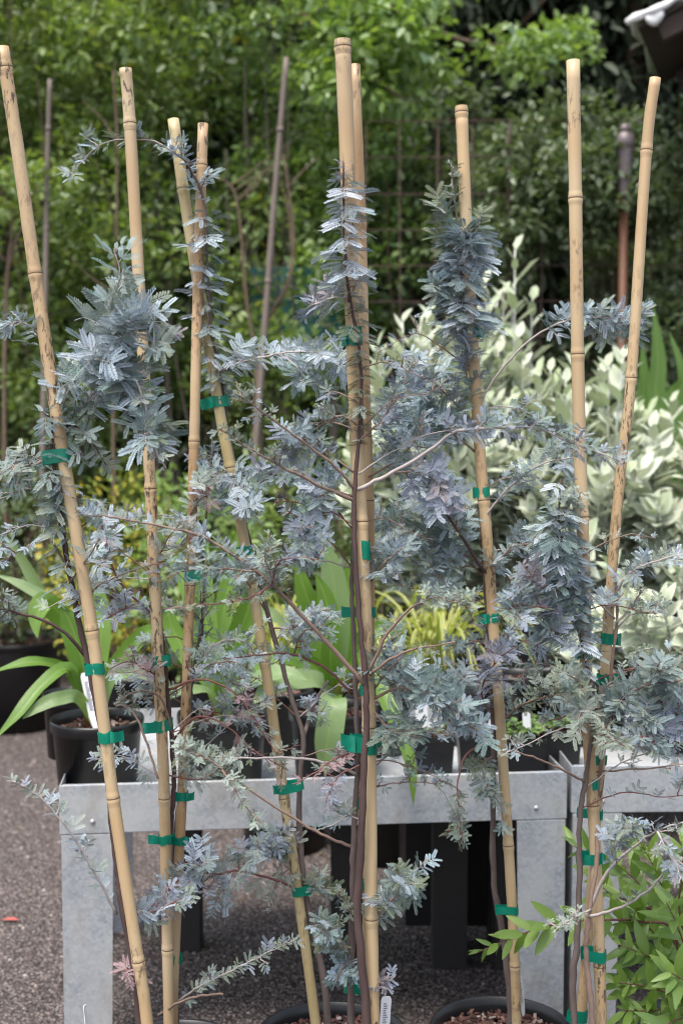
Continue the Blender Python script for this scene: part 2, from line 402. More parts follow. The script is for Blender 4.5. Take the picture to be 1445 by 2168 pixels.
# added bench under the front table: its top is widened to deepen the shade
bb = thing('shade_bench', Vector((.1, 3.5, 0)), 'low black bench added under the steel table to deepen the shade there', 'bench')
bevel_obj(part('shade_top', box(-.5, .52, 3.40, 3.64, .50, .53), M['darkwood'], bb, False))
bevel_obj(part('dark_panel', box(.185, .515, 3.615, 3.637, .04, .4995), M['darkwood'], bb, False))  # added black panel, darkens the gap behind the posts
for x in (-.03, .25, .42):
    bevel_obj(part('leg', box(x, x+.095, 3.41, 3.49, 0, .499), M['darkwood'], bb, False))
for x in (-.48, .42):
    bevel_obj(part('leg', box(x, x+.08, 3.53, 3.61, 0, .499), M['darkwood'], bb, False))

# ------------------------------------------------------------------ pots
def pot_parts(root, c, r, h, fill=.04, chips=0, square=False):
    c = Vector(c); rb = r*.84
    if square:
        m = Matrix.Translation(c)
        V = []; Fc = []
        for (s, z) in ((rb, 0), (r*.97, h-.012), (r, h-.012), (r, h), (r*.95, h), (r*.93, h-fill-.01)):
            for sx, sy in ((-1, -1), (1, -1), (1, 1), (-1, 1)): V.append(c+Vector((sx*s, sy*s, z)))
        for i in range(5):
            for j in range(4): Fc.append((i*4+j, i*4+(j+1) % 4, (i+1)*4+(j+1) % 4, (i+1)*4+j))
        Fc.append((3, 2, 1, 0))
        bevel_obj(part('pot', (V, Fc), M['blackpot'], root, False), .004)
        s = r*.925; zs = h-fill
        part('soil', ([c+Vector((a*s, b_*s, zs)) for a, b_ in ((-1, -1), (1, -1), (1, 1), (-1, 1))], [(0, 1, 2, 3)]), M['soil'], root, False)
    else:
        prof = [(0.001, .006), (rb*.92, .004), (rb, 0), (r*.955, h*.9), (r*.965, h-.03), (r*1.0, h-.027), (r*1.012, h-.006), (r*1.0, h),
                (r*.965, h-.001), (r*.945, h-.02), (r*.93, h-fill-.02)]
        part('pot', lathe(prof, 48, c), M['blackpot'], root)
        zs = h-fill; R = r*.937
        V = [c+Vector((0, 0, zs+.008))]; Fc = []
        for q in (1, 2, 3):
            for j in range(24):
                a = 2*math.pi*j/24; V.append(c+Vector((R*q/3*math.cos(a), R*q/3*math.sin(a), zs+(rnd(-.004, .006) if q < 3 else 0))))
        for j in range(24):
            Fc.append((0, 1+j, 1+(j+1) % 24))
            for q in (0, 1): Fc.append((1+q*24+j, 1+(q+1)*24+j, 1+(q+1)*24+(j+1) % 24, 1+q*24+(j+1) % 24))
        part('soil', (V, Fc), M['soil'], root)
    if chips:
        V, Fc = [], []
        for i in range(chips):
            rr = r*.9*math.sqrt(random.random()); a = rnd(0, 6.283)
            s = rnd(.0025, .0068); g = box(-s*rnd(.7, 2.0), s*rnd(.7, 2.0), -s*rnd(.4, .8), s*rnd(.4, .8), -s*.3, s*.3)
            m = Matrix.Translation(c+Vector((rr*math.cos(a), rr*math.sin(a), h-fill+rnd(.002, .014)))) @ Matrix.Rotation(rnd(0, 6.28), 4, 'Z') @ Matrix.Rotation(rnd(-.6, .6), 4, 'X') @ Matrix.Rotation(rnd(-.5, .5), 4, 'Y')
            g = xf(([v*rnd(.8, 1.2) for v in g[0]], g[1]), m); k = len(V)
            V += g[0]; Fc += [tuple(i_+k for i_ in q) for q in g[1]]
        o = part('bark_chips', (V, Fc), M['chips'], root, False); o['kind'] = 'stuff'
    return c+Vector((0, 0, h-fill))

def plant_tag(label, base, top, w, face=(0, -1, .2), lines=5):
    base, top = Vector(base), Vector(top); ax = (top-base); L = ax.length; ax.normalize()
    f = Vector(face); f = (f-ax*f.dot(ax)).normalized(); s = ax.cross(f).normalized()
    m = Matrix((s, ax, f)).transposed().to_4x4(); m.translation = base
    t = thing('plant_tag', base, label, 'plant tag')
    gg = ([Vector(v) for v in [(-w*.3, 0, 0), (w*.3, 0, 0), (w*.5, L*.25, 0), (w*.5, L*.93, 0), (w*.36, L, 0), (-w*.36, L, 0), (-w*.5, L*.93, 0), (-w*.5, L*.25, 0)]], None)
    th = .0012
    V = [v for v in gg[0]] + [v+Vector((0, 0, -th)) for v in gg[0]]
    Fc = [tuple(range(8)), tuple(range(15, 7, -1))] + [(i, i+8, (i+1) % 8+8, (i+1) % 8) for i in range(8)]
    part('card', xf((V, Fc), m), M['tag'], t, False)
    V, Fc = [], []
    if lines:
        y = L*.34
        while y < L*.84:                                   # faint lines of print, too small to read
            x = -w*.25
            ww = rnd(.25, .5)*w
            k = len(V); V += [Vector((x, y, .0006)), Vector((x+ww, y, .0006)), Vector((x+ww, y+.0022, .0006)), Vector((x, y+.0022, .0006))]
            Fc.append((k, k+1, k+2, k+3)); y += .0042
        part('print', xf((V, Fc), m), M['print'], t, False)
    return t

# ------------------------------------------------------------------ bamboo stakes with ties
STAKE = {}
def stake(key, label, pts, r0, r1, mat, nodes, base=None):
    """pts: (u, v, Y) from the top down; nodes: photo rows of the joints"""
    pts = sorted(pts, key=lambda p: p[1])
    W_ = [P(*p) for p in pts]
    if base is not None: W_.append(Vector(base))
    path = spline(W_, 70)
    root = thing('bamboo_stake', path[-1], label, 'stake', 'bamboo stakes')
    L = len(path)
    # rows -> positions along the path
    def at_row(v):
        for i in range(L-1):
            a, b_ = path[i], path[i+1]
            va, vb = row(a), row(b_)
            if va <= v <= vb:
                t = (v-va)/(vb-va+1e-9); return a.lerp(b_, t), (b_-a).normalized(), (i+t)/(L-1)
        a, b_ = (path[0], path[1]) if v < row(path[0]) else (path[-2], path[-1])
        return (path[0] if v < row(path[0]) else path[-1]), (b_-a).normalized(), 0.0 if v < row(path[0]) else 1.0
    r0, r1 = r0*.93, r1*.93
    rad = [r0+(r1-r0)*i/(L-1)+.0002*math.sin(i*1.9) for i in range(L)]
    gg = tube(path, rad, 18)
    k = len(gg[0])
    part('culm', gg, M[mat], root)
    # hollow-looking cut top
    t = (path[0]-path[1]).normalized(); u = t.orthogonal().normalized()
    part('cut_end', tube([path[0]-t*.001, path[0]+t*.0008], [r0*.62, r0*.6], 14), M['node'], root)
    for v in nodes:
        p, d, q = at_row(v); r = r0+(r1-r0)*q
        rot = [(-.012, r*1.0), (-.006, r*1.05), (-.002, r*1.10), (.0, r*1.02), (.0025, r*1.12), (.007, r*1.05), (.013, r*1.0)]
        part('node_ring', tube([p+d*a for a, _ in rot], [b_+.0002 for _, b_ in rot], 18, False), M[mat], root)
        part('node_scar', tube([p+d*a for a in (-.0022, -.0006, .0010)], [r*1.085, r*1.09, r*1.06], 18, False), M['node'], root)
    STAKE[key] = (root, at_row, r0, r1)
    return root
def row(p):
    d = Vector(p)-Vector((0, 0, CAM_H))
    yc = d.y*math.cos(PITCH)-d.z*math.sin(PITCH); zc = d.z*math.cos(PITCH)+d.y*math.sin(PITCH)
    return 1084-F*zc/yc

def tie(key, v, h, reach=0, tail=0, tilt=0, rt=.006):
    """a band of tape round the stake (reach > 0 takes in a trunk on the right, < 0 on the left); tail is a loose end"""
    root, at_row, r0, r1 = STAKE[key]
    p, d, q = at_row(v); r = (r0+(r1-r0)*q)*1.07+.0015
    up = -d
    sx = Vector((1, 0, 0)); sx = (sx-up*sx.dot(up)).normalized(); fy = up.cross(sx)
    sx = (sx + up*tilt).normalized()
    hh = PX(h, p.y)/2; sg = 1 if reach >= 0 else -1; d2 = abs(PX(reach, p.y)); r2 = min(r, rt+.0025)
    ring = []
    n = 22
    for i in range(n):
        a = 2*math.pi*i/n; cx, cy = math.cos(a), math.sin(a)
        if cx >= 0 and d2 > 0: ring.append((sg*(d2+cx*r2), cy*r2*sg+.004))
        else: ring.append((sg*cx*r, cy*r*sg))
    V, Fc = [], []
    rows_ = 4
    for kz in range(rows_):
        z = -hh+2*hh*kz/(rows_-1)
        for i, (a, b_) in enumerate(ring):
            wv = .0009*math.sin(i*1.7+kz*2.1)
            V.append(p+sx*(a*(1+wv*30))+fy*(b_*(1+wv*30))+up*(z+.0016*math.sin(i*.9+v)))
    for kz in range(rows_-1):
        for i in range(n): Fc.append((kz*n+i, kz*n+(i+1) % n, (kz+1)*n+(i+1) % n, (kz+1)*n+i))
    part('tie_tape', (V, Fc), M['tape'], root)
    if tail:
        s2 = 1 if tail > 0 else -1; Lt = abs(PX(tail, p.y)); V, Fc = [], []
        x0 = s2*(r*.75 if (d2 == 0 or s2 != sg) else d2)
        for i in range(6):
            t = i/5
            for kz in (-1, -.2, .5, 1):
                V.append(p+sx*(x0+s2*Lt*t)+fy*(-r*.75+.012*t*t*math.sin(v)+.003*kz*math.sin(t*5+v))+up*(hh*kz*(1-.05*t)-Lt*.28*t*t*(1 if int(v) % 2 else -.4)+.004*t*math.sin(kz*3+v)))
        for i in range(5):
            for kz in range(3): Fc.append((i*4+kz, i*4+kz+1, i*4+kz+5, i*4+kz+4))
        part('tape_end', (V, Fc), M['tape'], root)

SOIL = .262
stake('S1', 'leftmost bamboo stake, leaning left, blackened below its lower joint', [(5, 100, 2.12), (40, 330, 2.12), (75, 580, 2.11), (135, 970, 2.09), (195, 1335, 2.07), (240, 1690, 2.06), (293, 2035, 2.05), (312, 2168, 2.05)], .0117, .0105, 'bamboo', (143, 580, 1335, 1690, 2035), (-.285, 2.05, .12))
stake('S2', 'nearly upright bamboo stake just right of the leaning leftmost one', [(266, 145, 2.40), (275, 260, 2.40), (300, 700, 2.38), (318, 1020, 2.37), (335, 1400, 2.35), (345, 1600, 2.34), (350, 1775, 2.34), (358, 2168, 2.33)], .0121, .0108, 'bamboo', (262, 1035, 1400, 1690, 2010), (-.3225, 2.33, .12))
stake('S3', 'slanting bamboo stake whose top stands left of its foot, behind a leafy shoot', [(367, 253, 2.50), (400, 480, 2.48), (440, 720, 2.47), (470, 900, 2.46), (512, 1120, 2.45), (560, 1400, 2.43), (600, 1680, 2.42), (625, 1850, 2.41), (668, 2168, 2.40)], .0118, .0102, 'bamboo_green', (400, 990, 1400, 1690), (-.03, 2.40, .12))
stake('S4', 'thin orange-brown bamboo stake with the lowest top of the left group', [(430, 262, 2.47), (418, 640, 2.45), (412, 900, 2.42), (405, 1150, 2.40), (397, 1400, 2.38), (385, 1700, 2.37), (378, 1850, 2.365), (366, 2168, 2.36)], .0107, .0098, 'bamboo_orange', (350, 935, 1240, 1850), (-.318, 2.36, .12))
stake('S5', 'tall thick pale bamboo stake at the centre, nearest the camera', [(725, 95, 2.12), (735, 340, 2.12), (747, 700, 2.11), (758, 1000, 2.11), (766, 1170, 2.10), (776, 1400, 2.10), (782, 1600, 2.10), (785, 1900, 2.09), (790, 2168, 2.09)], .0139, .0112, 'bamboo', (100, 1105, 1540, 1945), (.058, 2.09, .12))
stake('S6', 'brownish orange bamboo stake close behind the tall central one', [(751, 137, 2.19), (765, 500, 2.18), (772, 800, 2.17), (781, 1050, 2.16), (783, 1300, 2.16), (780, 1600, 2.15), (777, 1900, 2.15), (775, 2168, 2.15)], .0092, .0084, 'bamboo_orange', (470, 1060, 1790), (.044, 2.15, .12))
stake('S7', 'bamboo stake right of centre with a blunt joint at its top', [(976, 230, 2.56), (985, 450, 2.55), (995, 640, 2.54), (1005, 800, 2.53), (1017, 980, 2.52), (1031, 1150, 2.50), (1045, 1350, 2.49), (1056, 1500, 2.48), (1066, 1650, 2.48), (1076, 1800, 2.47), (1087, 2000, 2.46), (1093, 2168, 2.46)], .0130, .0102, 'bamboo', (238, 700, 1060, 1790, 2045), (.352, 2.46, .12))
stake('S8', 'upright spotted bamboo stake near the right with a dark split below its joint', [(1212, 128, 2.20), (1217, 420, 2.20), (1222, 770, 2.19), (1228, 1000, 2.19), (1235, 1200, 2.18), (1240, 1450, 2.18), (1247, 1600, 2.18), (1256, 1740, 2.175), (1264, 1920, 2.17), (1272, 2168, 2.17)], .0121, .0104, 'bamboo', (420, 750, 1095, 1705, 2045), (.468, 2.17, .12))
stake('S9', 'rightmost bamboo stake, leaning right at the top', [(1386, 165, 2.26), (1367, 320, 2.26), (1335, 800, 2.25), (1312, 1000, 2.25), (1288, 1290, 2.24), (1278, 1450, 2.235), (1268, 1620, 2.23), (1262, 1720, 2.23), (1250, 1900, 2.22), (1228, 2168, 2.22)], .0104, .0095, 'bamboo', (318, 800, 1272, 1640), (.416, 2.22, .12))
for a in (('S1', 965, 28, -34, 0), ('S1', 1416, 23, -16, 0), ('S1', 1560, 23, 0, 26), ('S2', 1400, 22, 16, 0), ('S2', 1536, 24, 14, -28, .12), ('S2', 1776, 19, 0, -22),
          ('S4', 1216, 24, 20, 0), ('S4', 1686, 18, -14, 16, .15), ('S4', 1778, 17, -12, 12), ('S4', 2030, 18, 6, 0), ('S3', 850, 22, 14, -26), ('S3', 1166, 18, -12, 0), ('S3', 1668, 20, 34, -10), ('S3', 1886, 20, 22, 0),
          ('S5', 712, 36, 0, -10), ('S5', 1165, 38, -10, 0), ('S6', 1296, 20, -48, 0), ('S5', 1460, 22, 6, 0), ('S5', 1578, 34, -30, -30, -.2), ('S6', 1562, 34, 14, 14), ('S6', 1870, 24, -24, 0), ('S6', 2090, 26, -36, 0),
          ('S6', 1702, 20, -18, 0), ('S7', 706, 20, -10, 14), ('S7', 1042, 20, -12, 0), ('S7', 1308, 19, -14, -16), ('S7', 1926, 17, -26, 0), ('S8', 1381, 22, -10, -14), ('S8', 1660, 22, -8, 0), ('S8', 1816, 22, -30, 8), ('S8', 2022, 24, -28, 0, -.1),
          ('S9', 1352, 22, 20, 10), ('S9', 1438, 22, 22, -12), ('S9', 1610, 18, 6, 0), ('S9', 1724, 18, -30, 0), ('S9', 2150, 26, -16, -14)):
    tie(*a)

# ------------------------------------------------------------------ acacia leaves (bipinnate)
def pinna(V, Fc, MI, org, ax, nr, L, nl, rs):
    """one feathery pinna: a stalk with nl pairs of slim leaflets"""
    ax = ax.normalized(); nr = (nr-ax*nr.dot(ax)).normalized(); sd_ = nr.cross(ax)
    curve = rs.uniform(.05, .22); vee = rs.uniform(-.1, .35)
    def C(s): return org+ax*(L*s)-nr*(L*curve*s*s)
    def quad(a, b, c, d, mi): 
        k = len(V); V.extend([a, b, c, d]); Fc.append((k, k+1, k+2, k+3)); MI.append(mi)
    for i in range(4):
        s0, s1 = i/4, (i+1)/4; w = .011*L
        quad(C(s0)-sd_*w+nr*.006*L, C(s0)+sd_*w+nr*.006*L, C(s1)+sd_*w*.7+nr*.006*L, C(s1)-sd_*w*.7+nr*.006*L, 1)
    for i in range(nl):
        s = .07+.93*(i+.5)/nl
        prof = math.sin(math.pi*(.16+.64*s))**.8
        ll = L*.225*prof*rs.uniform(.88, 1.1); w = L*.93/nl*.37
        for q in (-1, 1):
            an = math.radians(62-22*s)+rs.uniform(-.06, .06)
            d = (ax*math.cos(an)+sd_*q*math.sin(an)+nr*vee*.6).normalized(); e = (d.cross(nr)).normalized()*q
            o = C(s); k = len(V)
            V.extend([o-e*w*.45, o+d*ll*.55-e*w, o+d*ll*.93-e*w*.75, o+d*ll, o+d*ll*.85+e*w, o+d*ll*.4+e*w])
            Fc.append((k, k+1, k+2, k+3, k+4, k+5)); MI.append(0)
def leaf_geo(seed, pairs, nl, spread=1.0):
    rs = random.Random(seed); V, Fc, MI = [], [], []
    R = .21*pairs+.14
    def rach(s): return Vector((R*s, 0, -.05*s*s))
    for i in range(5):
        a, b = rach(i/5), rach((i+1)/5); w = Vector((0, .02, 0)); k = len(V)
        V.extend([a-w, a+w, b+w, b-w]); Fc.append((k, k+1, k+2, k+3)); MI.append(1)
    for i in range(pairs):
        s = (i+.6)/pairs
        for q in (-1, 1):
            ang = math.radians((72-40*s)*spread+rs.uniform(-9, 9)); Lp = (.66+.24*s)*rs.uniform(.82, 1.12)
            d = Vector((math.cos(ang), q*math.sin(ang), rs.uniform(-.12, .28)))
            pinna(V, Fc, MI, rach(s), d, Vector((0, -q*.28+rs.uniform(-.15, .15), 1)), Lp, nl, rs)
    return V, Fc, MI
LEAF = {}
SHAPES = [leaf_geo(i, (2, 3, 2, 2, 3, 2)[i], (12, 12, 11, 12, 11, 10)[i], (1, 1, .8, 1.1, 1, .6)[i]) for i in range(6)]
def leaf_mesh(tint, k):
    if (tint, k) not in LEAF:
        v, f, mi = SHAPES[k]
        LEAF[(tint, k)] = make_mesh('leaf', v, f, [B[tint], M['rachis']], False, mi)
    return LEAF[(tint, k)]
def frame(X, Z):
    X = X.normalized(); Z = Z-X*Z.dot(X)
    if Z.length < 1e-4: Z = X.orthogonal()
    Z.normalize(); Y = Z.cross(X)
    return Matrix((X, Y, Z)).transposed().to_4x4()

UP = Vector((0, 0, 1))
class Tree:
    def __init__(s, label, pot, r, h, group='potted acacia trees'):
        s.c = Vector((pot[0], pot[1], 0))
        s.root = thing('potted_acacia', s.c, label, 'potted tree', group)
        s.top = pot_parts(s.root, s.c, r, h, .038, 1500)
        s.leaves = []; s.paths = []
    def trunk(s, pts, r0, r1, mat='bark'):
        """(u, v, Y) from the ground up"""
        w = [P(*p) for p in pts]
        b = Vector((w[0].x*.6+s.c.x*.4, w[0].y*.6+s.c.y*.4, s.top.z-.03)) if w[0].z > s.top.z else w[0]
        path = spline([b]+w, 80)
        for p in path[3:]: p += rv(.0011)
        part('trunk', tube(path, [r0+(r1-r0)*(i/79)**.8+rnd(-.0006, .0006) for i in range(80)], 9), M[mat], s.root)
        s.paths.append(path); return path
    def veil(s, n, lo, hi, tints, ln=(.07, .22), size=25):
        """thin twiggy side shoots all along the trunks, between photo rows lo and hi"""
        cand = [p for q in s.paths for p in q if lo < row(p) < hi]
        for i in range(n):
            p = random.choice(cand); d = Vector((random.choice((-1, 1))*rnd(.55, 1), rnd(-.45, .3), rnd(-.1, .55))).normalized(); L = rnd(*ln)
            a = p+d*L*.35+UP*.012; b = p+d*L*.7+rv(.012); c = p+d*L+Vector((0, 0, -rnd(0, .25)*L))+rv(.012)
            s.branch([p, a, b, c], rnd(7, 12), rnd(.8, 1.15)*size, tints, (.0015, .0006), rnd(.1, .35), random.choice((2, 3, 4)), 38, random.choice(('twig', 'twig_red', 'twig_pale')), tip=.9)
    def branch(s, pts, n, size, tint, r=(.0028, .0009), bare=.1, twigs=0, tl=60, mat='twig', style='side', droop=.0, tip=.6, face=.45):
        """pts (u, v, Y) from the trunk outwards; n leaves on it; twigs: extra side shoots of about tl pixels"""
        w = [p if isinstance(p, Vector) else P(*p) for p in pts]; L = sum((w[i+1]-w[i]).length for i in range(len(w)-1))
        m = max(8, int(L/.012)); path = spline(w, m)
        for i in range(1, m): path[i] += rv(.0012)
        n = int(n*1.0+.5); shoots = [(path, n, 1.0)]
        gs = [tube(path, [r[0]+(r[1]-r[0])*i/(m-1) for i in range(m)], 6)]
        tlen = PX(tl, w[0].y)
        for k in range(twigs):
            t = rnd(max(.15, bare), 1.0); i = int(t*(m-1)); p = path[i]; tg = (path[min(i+1, m-1)]-path[max(i-1, 0)]).normalized()
            o = (rv()-tg*0).normalized(); o = (o-tg*o.dot(tg)*.6 + tg*.5 + UP*.25).normalized()
            ln = tlen*rnd(.5, 1.1); q = [p+o*ln*j/7+UP*(droop*-.3*ln*(j/7)**2)+rv(.0016) for j in range(8)]
            gs.append(tube(q, [.0013-.0006*j/7 for j in range(8)], 5)); shoots.append((q, max(3, int(n*.5*ln/max(L, .05)*1.6+2)), .9))
        b = part('branch', join(*gs), M[mat], s.root)
        for sh, (q, cnt, sc) in enumerate(shoots):
            mm = len(q); ph = rnd(0, 6.28)
            for k in range(cnt):
                lo = bare if sh == 0 else .12
                t = lo+(1-lo)*(k+rnd(.1, .9))/cnt; i = min(mm-2, int(t*(mm-1)))
                p = q[i].lerp(q[i+1], t*(mm-1)-i); tg = (q[i+1]-q[max(i-1, 0)]).normalized()
                e1 = tg.orthogonal().normalized(); e2 = tg.cross(e1)
                if style == 'tower':
                    fi = ph+k*2.4; al = math.radians(rnd(8, 30))
                else:
                    fi = ph+k*math.pi+rnd(-.9, .9); al = math.radians(rnd(22, 52))
                o = e1*math.cos(fi)+e2*math.sin(fi)
                if style == 'side': o = (o+UP*.12).normalized(); o = (o-tg*o.dot(tg)).normalized()
                X = o*math.cos(al)+tg*math.sin(al); X.z -= droop; X.normalize()
                Z = tg*math.cos(al)-o*math.sin(al)
                if style == 'tower': X = (o+tg*.1-UP*rnd(.15, .9)).normalized(); Z = UP*.75+o*.8+rv(.3)
                else: Z = Z*.35+UP*.75+Vector((-.1, -1, .2))*face+rv(.5)
                sz = PX(size, p.y)*(1.12 if size > 50 else 1.14 if style == 'tower' else .95 if size > 36 else .84)*rnd(.68, 1.14)*sc*(1-(1-tip)*max(0, (t-.55)/.45))
                if isinstance(tint, (list, tuple)): ti = random.choice(tint)
                else: ti = tint
                kk = random.choice((0, 1, 2, 3, 0, 4) if size > 30 else (0, 2, 5, 3, 1))
                mt = frame(X, Z); mt = Matrix.Translation(p+o*.001) @ mt @ Matrix.Diagonal((sz, sz, sz, 1))
                s.leaves.append((sz, mt, ti, kk, b))
    def finish(s):
        s.leaves.sort(key=lambda l: -l[0])
        for sz, mt, ti, kk, b in s.leaves[:300]: put('leaf', leaf_mesh(ti, kk), b, mt)
        rest = s.leaves[300:]
        if rest:
            V, MI, Fc = [], [], []; tints = sorted({r[2] for r in rest}); k = 0; VV = []
            for sz, mt, ti, kk, b in rest:
                v, f, mi = SHAPES[kk]
                A = np.array([tuple(x) for x in v]); mm = np.array(mt)
                VV.append(A @ mm[:3, :3].T+mm[:3, 3]); Fc += [tuple(i+k for i in q) for q in f]; k += len(v)
                MI += [(tints.index(ti) if x == 0 else len(tints)) for x in mi]
            me = make_mesh('foliage', np.concatenate(VV), Fc, [B[t] for t in tints]+[M['rachis']], False, MI)
            o = put('foliage', me, s.root); o['kind'] = 'stuff'

def pts(Y0, Y1, *uv):
    n = len(uv)-1; return [(u, v, Y0+(Y1-Y0)*i/n) for i, (u, v) in enumerate(uv)]

# ---- T1: far left
T = Tree('potted acacia at the far left with a big feathery blue-grey crown on the leaning stake', (-.305, 2.05), .142, .30)
y = 2.08
T.trunk([(292, 2112, 2.07), (261, 1928, 2.075), (251, 1856, 2.08), (240, 1760, 2.085), (222, 1600, 2.09), (196, 1450, 2.10), (168, 1320, 2.11), (145, 1200, 2.12), (122, 1060, 2.13), (112, 960, 2.135), (118, 880, 2.14)], .0075, .0035, 'bark_dark')
T.branch(pts(2.11, 2.05, (185, 1392), (150, 1350), (100, 1316), (35, 1297), (0, 1288)), 6, 30, ['grey', 'teal'], (.0036, .0014), .75, 7, 45, 'bark_dark')
T.branch(pts(2.12, 2.08, (150, 1210), (100, 1140), (45, 1165), (0, 1190)), 8, 34, ['teal', 'blue'], bare=.45, twigs=3, tl=45)
T.branch(pts(2.14, 2.05, (118, 900), (155, 810), (205, 745), (270, 680), (345, 690)), 22, 60, ['teal', 'blue', 'teal', 'grey'], (.003, .001), .15, 5, 70, 'twig_pale', face=.7)
T.branch(pts(2.14, 2.03, (205, 745), (225, 690), (240, 630), (262, 570)), 11, 60, ['teal', 'grey', 'teal'], (.002, .001), .2, 1, 50, 'twig_pale', face=.9)
T.branch(pts(2.10, 2.02, (205, 745), (245, 725), (290, 700), (330, 640)), 9, 64, ['teal', 'blue', 'grey'], (.002, .001), .2, 2, 50, 'twig_pale', face=.9)
T.branch(pts(2.12, 2.02, (190, 850), (215, 800), (220, 770), (200, 760)), 9, 60, ['blue', 'teal', 'blue'], (.002, .001), .1, 2, 50, 'twig_pale', face=.9)
T.branch(pts(2.10, 2.06, (330, 650), (350, 680), (365, 705), (378, 715)), 4, 36, ['mauve', 'purple'], (.0012, .0008), .1, 1, 25, 'twig_pale')
T.branch(pts(2.14, 2.02, (118, 900), (190, 850), (255, 790), (308, 865), (330, 930)), 28, 58, ['blue', 'teal', 'blue', 'grey'], (.003, .0012), .12, 6, 65, 'twig_pale', droop=.1, face=.7)
T.branch(pts(2.04, 2.02, (285, 800), (305, 845), (318, 900), (335, 945)), 7, 48, ['green', 'grey', 'olive'], (.0018, .001), .1, 1, 40, 'twig_pale', face=.8)
T.branch(pts(2.02, 2.01, (318, 900), (322, 935), (335, 965), (352, 990)), 4, 24, ['pale'], (.0018, .001), .2, 1, 25, 'twig_pale')
T.branch(pts(2.135, 2.08, (112, 960), (75, 985), (35, 985), (0, 1000)), 9, 40, ['teal', 'grey'], (.0025, .001), .15, 5, 55)
T.branch(pts(2.14, 2.10, (118, 890), (95, 760), (75, 700), (35, 680), (0, 698)), 11, 44, ['teal', 'grey', 'blue'], (.0022, .001), .3, 3, 45, 'twig_pale')
T.branch(pts(2.13, 2.06, (115, 930), (150, 900), (190, 930), (225, 985)), 14, 44, ['teal', 'grey'], (.0022, .001), .1, 5, 60, 'bark_dark')
T.branch(pts(2.11, 2.08, (155, 1260), (140, 1150), (125, 1050), (110, 960), (112, 880)), 26, 42, ['teal', 'blue', 'grey', 'teal'], (.003, .002), .05, 9, 55, 'bark_dark', 'tower')
T.branch(pts(2.10, 2.05, (160, 1290), (190, 1260), (215, 1235), (235, 1240)), 7, 38, ['grey', 'blue'], (.0018, .001), .15, 2, 40)
T.branch(pts(2.075, 2.0, (247, 1935), (205, 1855), (150, 1765), (90, 1692), (28, 1652)), 22, 34, ['grey', 'blue', 'purple', 'grey'], (.0026, .0009), .05, 2, 40, 'twig_pale', tip=.7)
T.branch(pts(2.075, 2.1, (262, 1930), (300, 1935), (340, 1925), (385, 1900)), 12, 42, ['blue', 'purple', 'grey'], (.002, .001), .05, 3, 45, 'twig_red')
T.branch(pts(2.07, 2.05, (285, 2060), (270, 2050), (262, 2062)), 3, 30, ['pink'], (.0012, .0008), .1, 1, 25, 'twig_red')
T.branch(pts(2.1, 2.0, (150, 1230), (180, 1190), (215, 1130), (210, 1080)), 10, 40, ['teal', 'blue'], (.002, .001), .2, 3, 45)
T.veil(7, 900, 1400, ['grey', 'teal', 'blue'])
T.finish()

# ---- T2: behind, two stakes
T = Tree('potted acacia tied to the second and fourth bamboo stakes, mostly bare low twigs', (-.322, 2.35), .148, .30)
T.trunk([(352, 2120, 2.35), (345, 1990, 2.355), (338, 1900, 2.36), (352, 1800, 2.36), (362, 1743, 2.355), (368, 1650, 2.355), (363, 1560, 2.355), (355, 1470, 2.36), (350, 1410, 2.365), (342, 1330, 2.38), (335, 1230, 2.39)], .007, .003, 'bark_dark')
T.trunk([(372, 2120, 2.38), (366, 1950, 2.385), (366, 1800, 2.39), (380, 1700, 2.39), (400, 1560, 2.40), (405, 1454, 2.40), (420, 1360, 2.41), (432, 1270, 2.42), (430, 1180, 2.43), (422, 1100, 2.43)], .006, .0028, 'bark')
T.branch(pts(2.35, 2.25, (368, 1560), (340, 1478), (290, 1463), (243, 1492)), 3, 22, ['grey'], (.0026, .001), .6, 3, 30)
T.branch(pts(2.3, 2.2, (243, 1490), (280, 1505), (310, 1570), (335, 1650)), 3, 18, ['grey'], (.0024, .002), .6, 0, 30, 'twig')
T.branch(pts(2.36, 2.25, (352, 1440), (310, 1420), (275, 1400), (235, 1415)), 9, 30, ['pink', 'mauve', 'pink'], (.0016, .0008), .1, 6, 45, 'twig_red')
T.branch(pts(2.36, 2.25, (350, 1450), (300, 1480), (260, 1500)), 7, 26, ['grey', 'olive'], (.0012, .0007), .2, 4, 40, 'twig')
T.branch(pts(2.36, 2.28, (356, 1460), (430, 1438), (500, 1470), (550, 1540), (600, 1620)), 10, 26, ['grey', 'pink', 'olive'], (.0028, .001), .3, 8, 50, 'twig_red')
T.branch(pts(2.36, 2.28, (366, 1570), (410, 1520), (470, 1530), (540, 1590), (610, 1630)), 9, 24, ['grey', 'pink'], (.0024, .001), .35, 6, 45, 'twig_red')
T.branch(pts(2.40, 2.30, (405, 1440), (440, 1410), (490, 1400), (530, 1420)), 16, 34, ['grey', 'teal', 'blue'], (.002, .001), .05, 6, 50)
T.branch(pts(2.42, 2.38, (430, 1400), (428, 1320), (425, 1250)), 12, 36, ['teal', 'olive', 'grey'], (.002, .001), .0, 4, 45, 'bark_dark')
T.branch(pts(2.38, 2.30, (340, 1330), (300, 1290), (260, 1290), (225, 1310)), 12, 36, ['blue', 'purple'], (.002, .001), .1, 4, 45, 'twig_red')
T.branch(pts(2.39, 2.30, (335, 1310), (310, 1290), (260, 1240), (232, 1180), (225, 1110)), 8, 34, ['purple', 'blue', 'pink'], (.0026, .001), .3, 4, 50, 'twig_red')
T.branch(pts(2.39, 2.32, (318, 1290), (322, 1220), (350, 1150), (390, 1100)), 9, 36, ['pink', 'mauve', 'pale', 'purple'], (.0022, .001), .3, 5, 50, 'twig_red')
